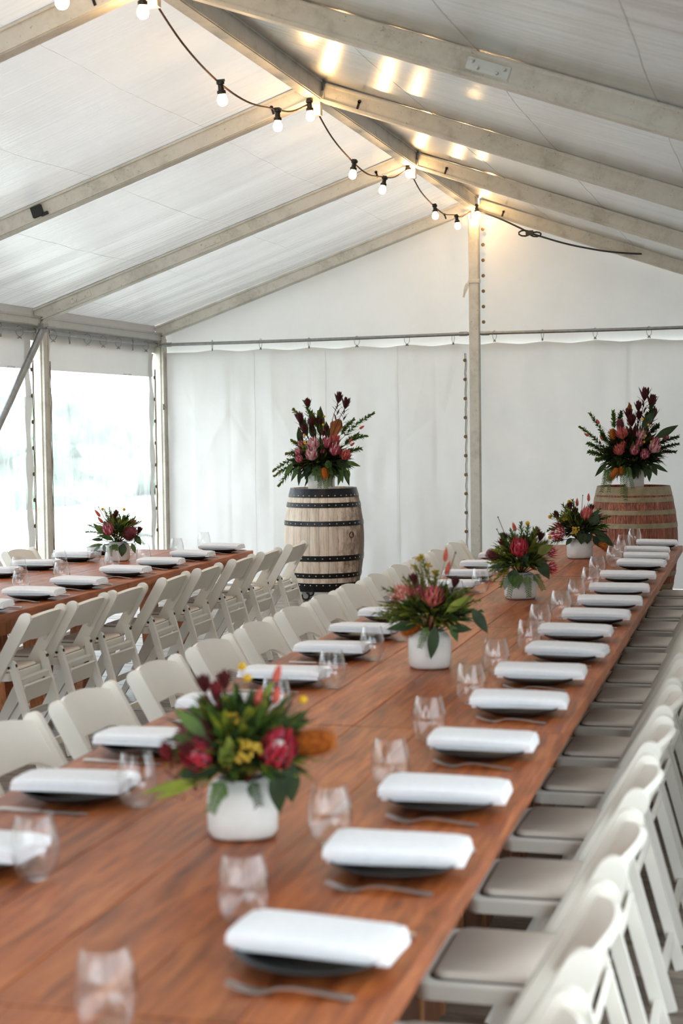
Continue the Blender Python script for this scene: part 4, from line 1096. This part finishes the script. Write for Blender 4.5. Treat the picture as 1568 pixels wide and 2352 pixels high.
for (x, y, d) in ((375, 500, (-.4, 0, .8)), (205, 690, (-.8, 0, .5)), (425, 740, (-.5, -.2, .7))): B.bunny(A2(x, y, .06), d, .012, .045)
B.paper(A2(860, 560), A2(860, 205), .075)
for (b, tq, w_) in (((560, 900), (285, 395), 0), ((520, 960), (130, 590), .04), ((500, 980), (240, 830), .08), ((520, 1040), (235, 950), .12), ((620, 640), (620, 370), 0), ((680, 620), (740, 370), -.02), ((1160, 400), (1240, 140), -.04), ((1200, 900), (1560, 745), .0), ((1180, 980), (1545, 850), .06), ((1150, 700), (1270, 575), .02), ((1150, 1000), (1480, 960), .1), ((500, 820), (440, 690), .05), ((1060, 620), (1110, 400), .05), ((600, 1050), (350, 1060), .12)):
    B.sprig(A2(*b, .04), A2(*tq, w_), .050, .024, 46, 'leaf_green' if tq[0] < 700 else 'leaf_dark')
for (b, tq, wd, m_) in (((1200, 750), (1525, 560), .07, 'leaf_dark'), ((480, 1100), (300, 1300), .045, 'leaf_dark'), ((1150, 1130), (1375, 1250), .04, 'leaf_dark'), ((1100, 1150), (1100, 1390), .05, 'leaf_dark'), ((1150, 1150), (1210, 1300), .05, 'leaf_dark'), ((900, 1150), (870, 1350), .07, 'leaf_dark'), ((640, 980), (660, 1170), .05, 'leaf_dark'), ((1060, 1120), (1040, 1330), .05, 'leaf_dark'), ((1000, 600), (1190, 330), .07, 'leaf_dark')): B.leaf(A2(*b, .14), A2(*tq, .18), wd, m_, (0, -1, .2))
for (b, tq) in (((500, 1150), (345, 1530)), ((520, 1180), (455, 1530)), ((700, 1150), (650, 1600)), ((760, 1150), (800, 1480)), ((720, 1180), (700, 1660)), ((480, 1200), (400, 1420))): B.fern(A2(*b, .18), A2(*tq, .34), .045, 24, 'leaf_green')

# ---- table bouquets
def small(label, vlabel, x, y, H, wd, seed, fr, fn=520, mats=('leaf_dark', 'leaf_green', 'leaf_olive', 'leaf_lime'), wts=(4, 4, 3, 2)):
    vase(vlabel, (x, y, TZ+.0005), wd, H, YAW+.1, 'white ceramic vases')
    b = Bouquet(label, (x, y, TZ+.0005), H, 1, seed); b.filler((0, 0, H+.05), fr, fn, .075, .019, mats, wts, .3); return b
# nearest
B = small('loose bouquet of red proteas in the vase nearest the camera', 'squat white ceramic vase nearest the camera', -1.10, 3.25, .125, .152, 21, (.14, .13, .13))
K = .000271
def A3(cx, cy, w_=0.0): return A(cx, cy, w_, K, 775, 1410)
B.banksia(A3(440, 610, .06), (-.5, -.5, .8), .036, .075, 'banksia_maroon'); B.protea(A3(1065, 700, .08), .042, 'red', (.35, -.55, .9), .1); B.protea(A3(470, 720, .09), .034, 'red', (-.6, -.6, .5), .1)
for (x, y, w_) in ((490, 240, 0), (590, 280, .02), (650, 210, 0), (400, 700, .1), (735, 380, .02), (210, 745, .05)): B.leuca(A3(x, y, w_), .02, (.3*(x-700)/500, -.1, 1), True, 'maroon_red' if x in (590, 210) else 'maroon')
for (x, y, w_) in ((785, 85, -.02), (830, 165, 0), (1270, 330, .02)): B.billy(A3(x, y, w_), .0095)
B.yarrow(A3(870, 630, .12), .022); B.yarrow(A3(830, 700, .13), .018); B.yarrow(A3(720, 440, .06), .018)
for (x, y, d) in ((920, 300, (.3, -.1, 1)), (1060, 290, (.2, 0, 1)), (1070, 120, (.3, 0, 1))): B.bunny(A3(x, y, .02), d, .009, .04)
B.banksia(A3(1360, 650, .05), (1, -.1, .12), .032, .085)
for (b, tq, wd, m_) in (((1060, 830), (1085, 1170), .04, 'leaf_dark'), ((1160, 760), (1180, 1090), .042, 'leaf_dark'), ((420, 900), (10, 985), .018, 'leaf_lime'), ((430, 940), (100, 1030), .016, 'leaf_lime'), ((520, 560), (290, 330), .03, 'leaf_green'), ((460, 620), (270, 540), .024, 'leaf_green'), ((600, 820), (300, 860), .03, 'leaf_dark'), ((700, 800), (640, 640), .03, 'leaf_lime'), ((720, 760), (700, 560), .03, 'leaf_lime')): B.leaf(A3(*b, .09), A3(*tq, .1), wd, m_)
for (b, tq, m_) in (((650, 700), (560, 420), 'leaf_green'), ((760, 640), (720, 330), 'leaf_green'), ((850, 640), (960, 400), 'leaf_olive'), ((900, 640), (1110, 470), 'leaf_green'), ((950, 700), (1220, 520), 'leaf_green'), ((560, 800), (330, 700), 'leaf_green'), ((620, 760), (430, 400), 'leaf_green'), ((700, 760), (680, 480), 'leaf_lime'), ((600, 860), (380, 960), 'leaf_lime'), ((800, 500), (760, 240), 'leaf_dark')): B.sprig(A3(*b, .05), A3(*tq, .05), .03, .009, 34, m_)
B.fern(A3(680, 900, .1), A3(560, 1130, .12), .03, 18, 'leaf_green'); B.fern(A3(860, 900, .1), A3(930, 1090, .12), .026, 14, 'leaf_dark'); B.twig(A3(1200, 300, 0))
# second
B = small('wide bouquet of pink spiky proteas in the second vase', 'squat white ceramic vase, second nearest the camera', -1.19, 5.64, .135, .153, 22, (.16, .14, .10))
K = .0002686
def A4(cx, cy, w_=0.0): return A(cx, cy, w_, K, 755, 1640)
B.protea(A4(780, 690, .08), .036, 'coral', (.05, -.3, 1), .35); B.spiky(A4(400, 680, .05), .045, (-.4, -.25, .85), 'petal_coral', True); B.spiky(A4(600, 660, .04), .036, (-.1, -.1, 1), 'petal_pink', True)
for (x, y) in ((640, 150), (625, 195), (560, 290), (750, 270), (840, 365)): B.yarrow(A4(x, y, 0), .012)
for (x, y, d) in ((975, 130, (.1, 0, 1)), (1000, 310, (.3, 0, 1))): B.bunny(A4(x, y, .02), d, .0085, .05)
for (x, y) in ((550, 480), (930, 640), (1080, 520), (900, 760)): B.leuca(A4(x, y, .04), .02, (.3*(x-755)/400, -.1, 1))
for (b, tq, wd, m_) in (((810, 1050), (745, 1480), .042, 'leaf_dark'), ((1300, 830), (1505, 1140), .042, 'leaf_dark'), ((1000, 1080), (1290, 1080), .035, 'leaf_dark'), ((560, 1030), (170, 1060), .036, 'leaf_dark'), ((1020, 1020), (1100, 1250), .03, 'leaf_green'), ((960, 860), (1240, 640), .028, 'leaf_lime'), ((1000, 880), (1330, 620), .02, 'leaf_olive')): B.leaf(A4(*b, .09), A4(*tq, .11), wd, m_)
for (b, tq, m_) in (((560, 900), (20, 890), 'leaf_olive'), ((560, 860), (120, 790), 'leaf_olive'), ((600, 780), (160, 570), 'leaf_green'), ((1000, 850), (1380, 740), 'leaf_olive'), ((980, 800), (1250, 590), 'leaf_olive'), ((1000, 950), (1400, 880), 'leaf_green'), ((640, 700), (420, 430), 'leaf_olive'), ((700, 560), (570, 280), 'leaf_olive'), ((740, 520), (660, 170), 'leaf_olive'), ((800, 560), (840, 380), 'leaf_olive'), ((600, 950), (220, 970), 'leaf_green'), ((500, 880), (60, 950), 'leaf_olive')): B.sprig(A4(*b, .05), A4(*tq, .05), .028, .007, 36, m_)
B.banksia(A4(500, 1110, .02), (-.8, .2, -.4), .026, .07); B.fern(A4(720, 1050, .1), A4(600, 1340, .1), .026, 16, 'leaf_green'); B.twig(A4(1110, 110, 0))
# third
B = small('dense bouquet with one large pink protea in the third vase', 'squat white ceramic vase, third nearest the camera', -1.21, 7.93, .130, .158, 23, (.14, .13, .13))
K = .000428
def A5(cx, cy, w_=0.0): return A(cx, cy, w_, K, 425, 1255)
B.protea(A5(385, 670, .1), .046, 'red', (-.05, -.5, .95), .08); B.banksia(A5(95, 745, .04), (-.8, -.3, .4), .026, .06, 'banksia_maroon')
B.spiky(A5(740, 720, .05), .036, (.75, -.3, .4), 'petal_red', True); B.spiky(A5(745, 895, .06), .036, (.9, -.3, .0), 'petal_red', True)
B.billy(A5(510, 385, 0), .011); B.bunny(A5(355, 425, 0), (-.3, 0, 1), .010, .045); B.twig(A5(170, 310, 0)); B.twig(A5(155, 450, 0))
for (x, y) in ((600, 510), (650, 560), (240, 570), (220, 640), (560, 560)): B.leuca(A5(x, y, .02), .024, (.3*(x-425)/300, -.1, 1))
for (b, tq, wd, m_) in (((600, 800), (735, 1010), .06, 'leaf_dark'), ((330, 900), (310, 1090), .06, 'leaf_dark'), ((600, 720), (770, 620), .05, 'leaf_olive'), ((300, 850), (30, 860), .03, 'leaf_dark'), ((430, 850), (470, 660), .04, 'leaf_dark'), ((250, 980), (215, 1130), .03, 'leaf_bluegreen')): B.leaf(A5(*b, .09), A5(*tq, .11), wd, m_)
for (b, tq, m_) in (((420, 640), (420, 390), 'leaf_green'), ((470, 640), (500, 430), 'leaf_green'), ((360, 640), (310, 480), 'leaf_green'), ((540, 640), (590, 460), 'leaf_olive'), ((300, 700), (200, 520), 'leaf_green'), ((580, 700), (700, 600), 'leaf_olive'), ((300, 780), (120, 690), 'leaf_lime'), ((300, 860), (60, 830), 'leaf_lime'), ((300, 880), (130, 1010), 'leaf_lime'), ((280, 820), (90, 910), 'leaf_lime'), ((300, 930), (190, 1090), 'leaf_lime')): B.sprig(A5(*b, .07), A5(*tq, .06), .036, .009, 34, m_)
for (b, tq) in (((330, 950), (260, 1220)), ((470, 960), (490, 1220)), ((540, 950), (660, 1140)), ((420, 960), (350, 1110))): B.fern(A5(*b, .1), A5(*tq, .11), .034, 18, 'leaf_green')
# fourth
B = small('bouquet with a pink protea cup and trailing orange banksia in the farthest vase', 'squat white ceramic vase farthest along the long table', -1.19, 10.30, .125, .162, 24, (.15, .13, .12), 520, ('leaf_dark', 'leaf_green', 'maroon', 'leaf_olive'), (6, 3, 2, 1))
K = .000553
def A6(cx, cy, w_=0.0): return A(cx, cy, w_, K, 1118, 785)
B.protea(A6(1180, 285, .06), .044, 'coral', (.1, -.15, 1), .06); B.spiky(A6(890, 480, .05), .062, (-.85, -.3, .1), 'petal_red', True)
for (x, y) in ((993, 130), (770, 300), (768, 537)): B.billy(A6(x, y, .02), .0125)
for (x, y) in ((1090, 140), (1222, 85)): B.bunny(A6(x, y, 0), (0, 0, 1), .010, .05)
B.twig(A6(1155, 60, 0)); B.yarrow(A6(1040, 430, .12), .022); B.yarrow(A6(1025, 470, .12), .02); B.yarrow(A6(930, 330, .06), .016)
for (x, y) in ((850, 300), (1060, 260), (1000, 200), (1235, 230), (1090, 350)): B.leuca(A6(x, y, .03), .026, (.4*(x-1118)/300, -.1, 1))
for (b, tq, wd, m_) in (((1230, 400), (1290, 225), .07, 'leaf_dark'), ((1120, 450), (1110, 615), .07, 'leaf_dark'), ((1250, 460), (1500, 640), .06, 'leaf_dark'), ((1180, 480), (1180, 610), .06, 'leaf_dark'), ((1250, 520), (1330, 650), .05, 'leaf_dark'), ((1000, 540), (930, 620), .03, 'leaf_dark')): B.leaf(A6(*b, .09), A6(*tq, .1), wd, m_)
for (b, tq, m_) in (((1000, 350), (925, 180), 'leaf_olive'), ((1020, 340), (965, 190), 'leaf_lime'), ((1060, 330), (1030, 130), 'leaf_green'), ((960, 380), (800, 290), 'leaf_olive'), ((1230, 400), (1330, 230), 'leaf_green'), ((1250, 400), (1430, 310), 'leaf_green'), ((1260, 430), (1400, 420), 'leaf_green'), ((960, 420), (760, 450), 'leaf_green'), ((960, 560), (800, 590), 'leaf_green'), ((1000, 380), (905, 260), 'leaf_lime')): B.sprig(A6(*b, .05), A6(*tq, .04), .04, .011, 32, m_)
B.banksia(A6(1380, 645, .1), (.75, -.3, -.6), .026, .09); B.banksia(A6(1290, 330, .04), (.4, -.3, .8), .024, .06, 'banksia_maroon')
# left table
B = small('bouquet with two round proteas on the left table', 'white ceramic vase on the left table', -4.14, 9.78, .125, .155, 25, (.13, .12, .10), 340)
K = .000346
def A7(cx, cy, w_=0.0): return A(cx, cy, w_, K, 645, 1170)
B.protea(A7(515, 575, .09), .042, 'pink', (-.15, -.55, .8), .02); B.banksia(A7(910, 650, .09), (.5, -.5, .6), .04, .085, 'banksia_maroon')
for (x, y) in ((590, 370), (700, 610), (640, 300), (1060, 620)): B.leuca(A7(x, y, .03), .022, (.3*(x-645)/300, -.1, 1), True, 'maroon_red' if x == 700 else 'maroon')
for (x, y) in ((372, 192), (778, 203), (553, 325)): B.billy(A7(x, y, 0), .0095)
B.bunny(A7(275, 270, 0), (-.6, 0, .8), .010, .055); B.bunny(A7(335, 395, .02), (-.6, 0, .7), .010, .05); B.twig(A7(295, 150, 0))
for (b, tq, wd, m_) in (((400, 640), (235, 440), .034, 'leaf_green'), ((600, 760), (330, 650), .036, 'leaf_green'), ((400, 840), (80, 885), .022, 'leaf_green'), ((790, 830), (740, 1080), .056, 'leaf_dark'), ((940, 830), (1010, 1020), .03, 'leaf_green'), ((1000, 680), (1120, 860), .04, 'leaf_dark'), ((480, 520), (430, 400), .03, 'leaf_green'), ((680, 560), (660, 430), .03, 'leaf_dark'), ((360, 860), (190, 1000), .02, 'leaf_bluegreen'), ((420, 850), (430, 990), .024, 'leaf_bluegreen'), ((400, 760), (190, 740), .024, 'leaf_dark')): B.leaf(A7(*b, .08), A7(*tq, .09), wd, m_)
for (b, tq, m_) in (((420, 660), (90, 620), 'leaf_green'), ((400, 640), (150, 500), 'leaf_green'), ((540, 420), (515, 190), 'leaf_olive'), ((520, 440), (430, 230), 'leaf_olive'), ((760, 480), (860, 300), 'leaf_green'), ((820, 500), (980, 360), 'leaf_olive'), ((900, 520), (1080, 440), 'leaf_olive'), ((720, 500), (700, 330), 'leaf_green'), ((840, 520), (780, 380), 'leaf_green')): B.sprig(A7(*b, .04), A7(*tq, .03), .03, .006, 30, m_)
B.spiky(A7(930, 470, .0), .028, (.5, .1, .8), 'petal_coral', False)
for (b, tq) in (((1020, 720), (1340, 705)), ((1000, 760), (1190, 850)), ((560, 850), (555, 1070)), ((650, 840), (660, 960)), ((620, 840), (600, 940))): B.fern(A7(*b, .08), A7(*tq, .1), .022, 18, 'leaf_green')
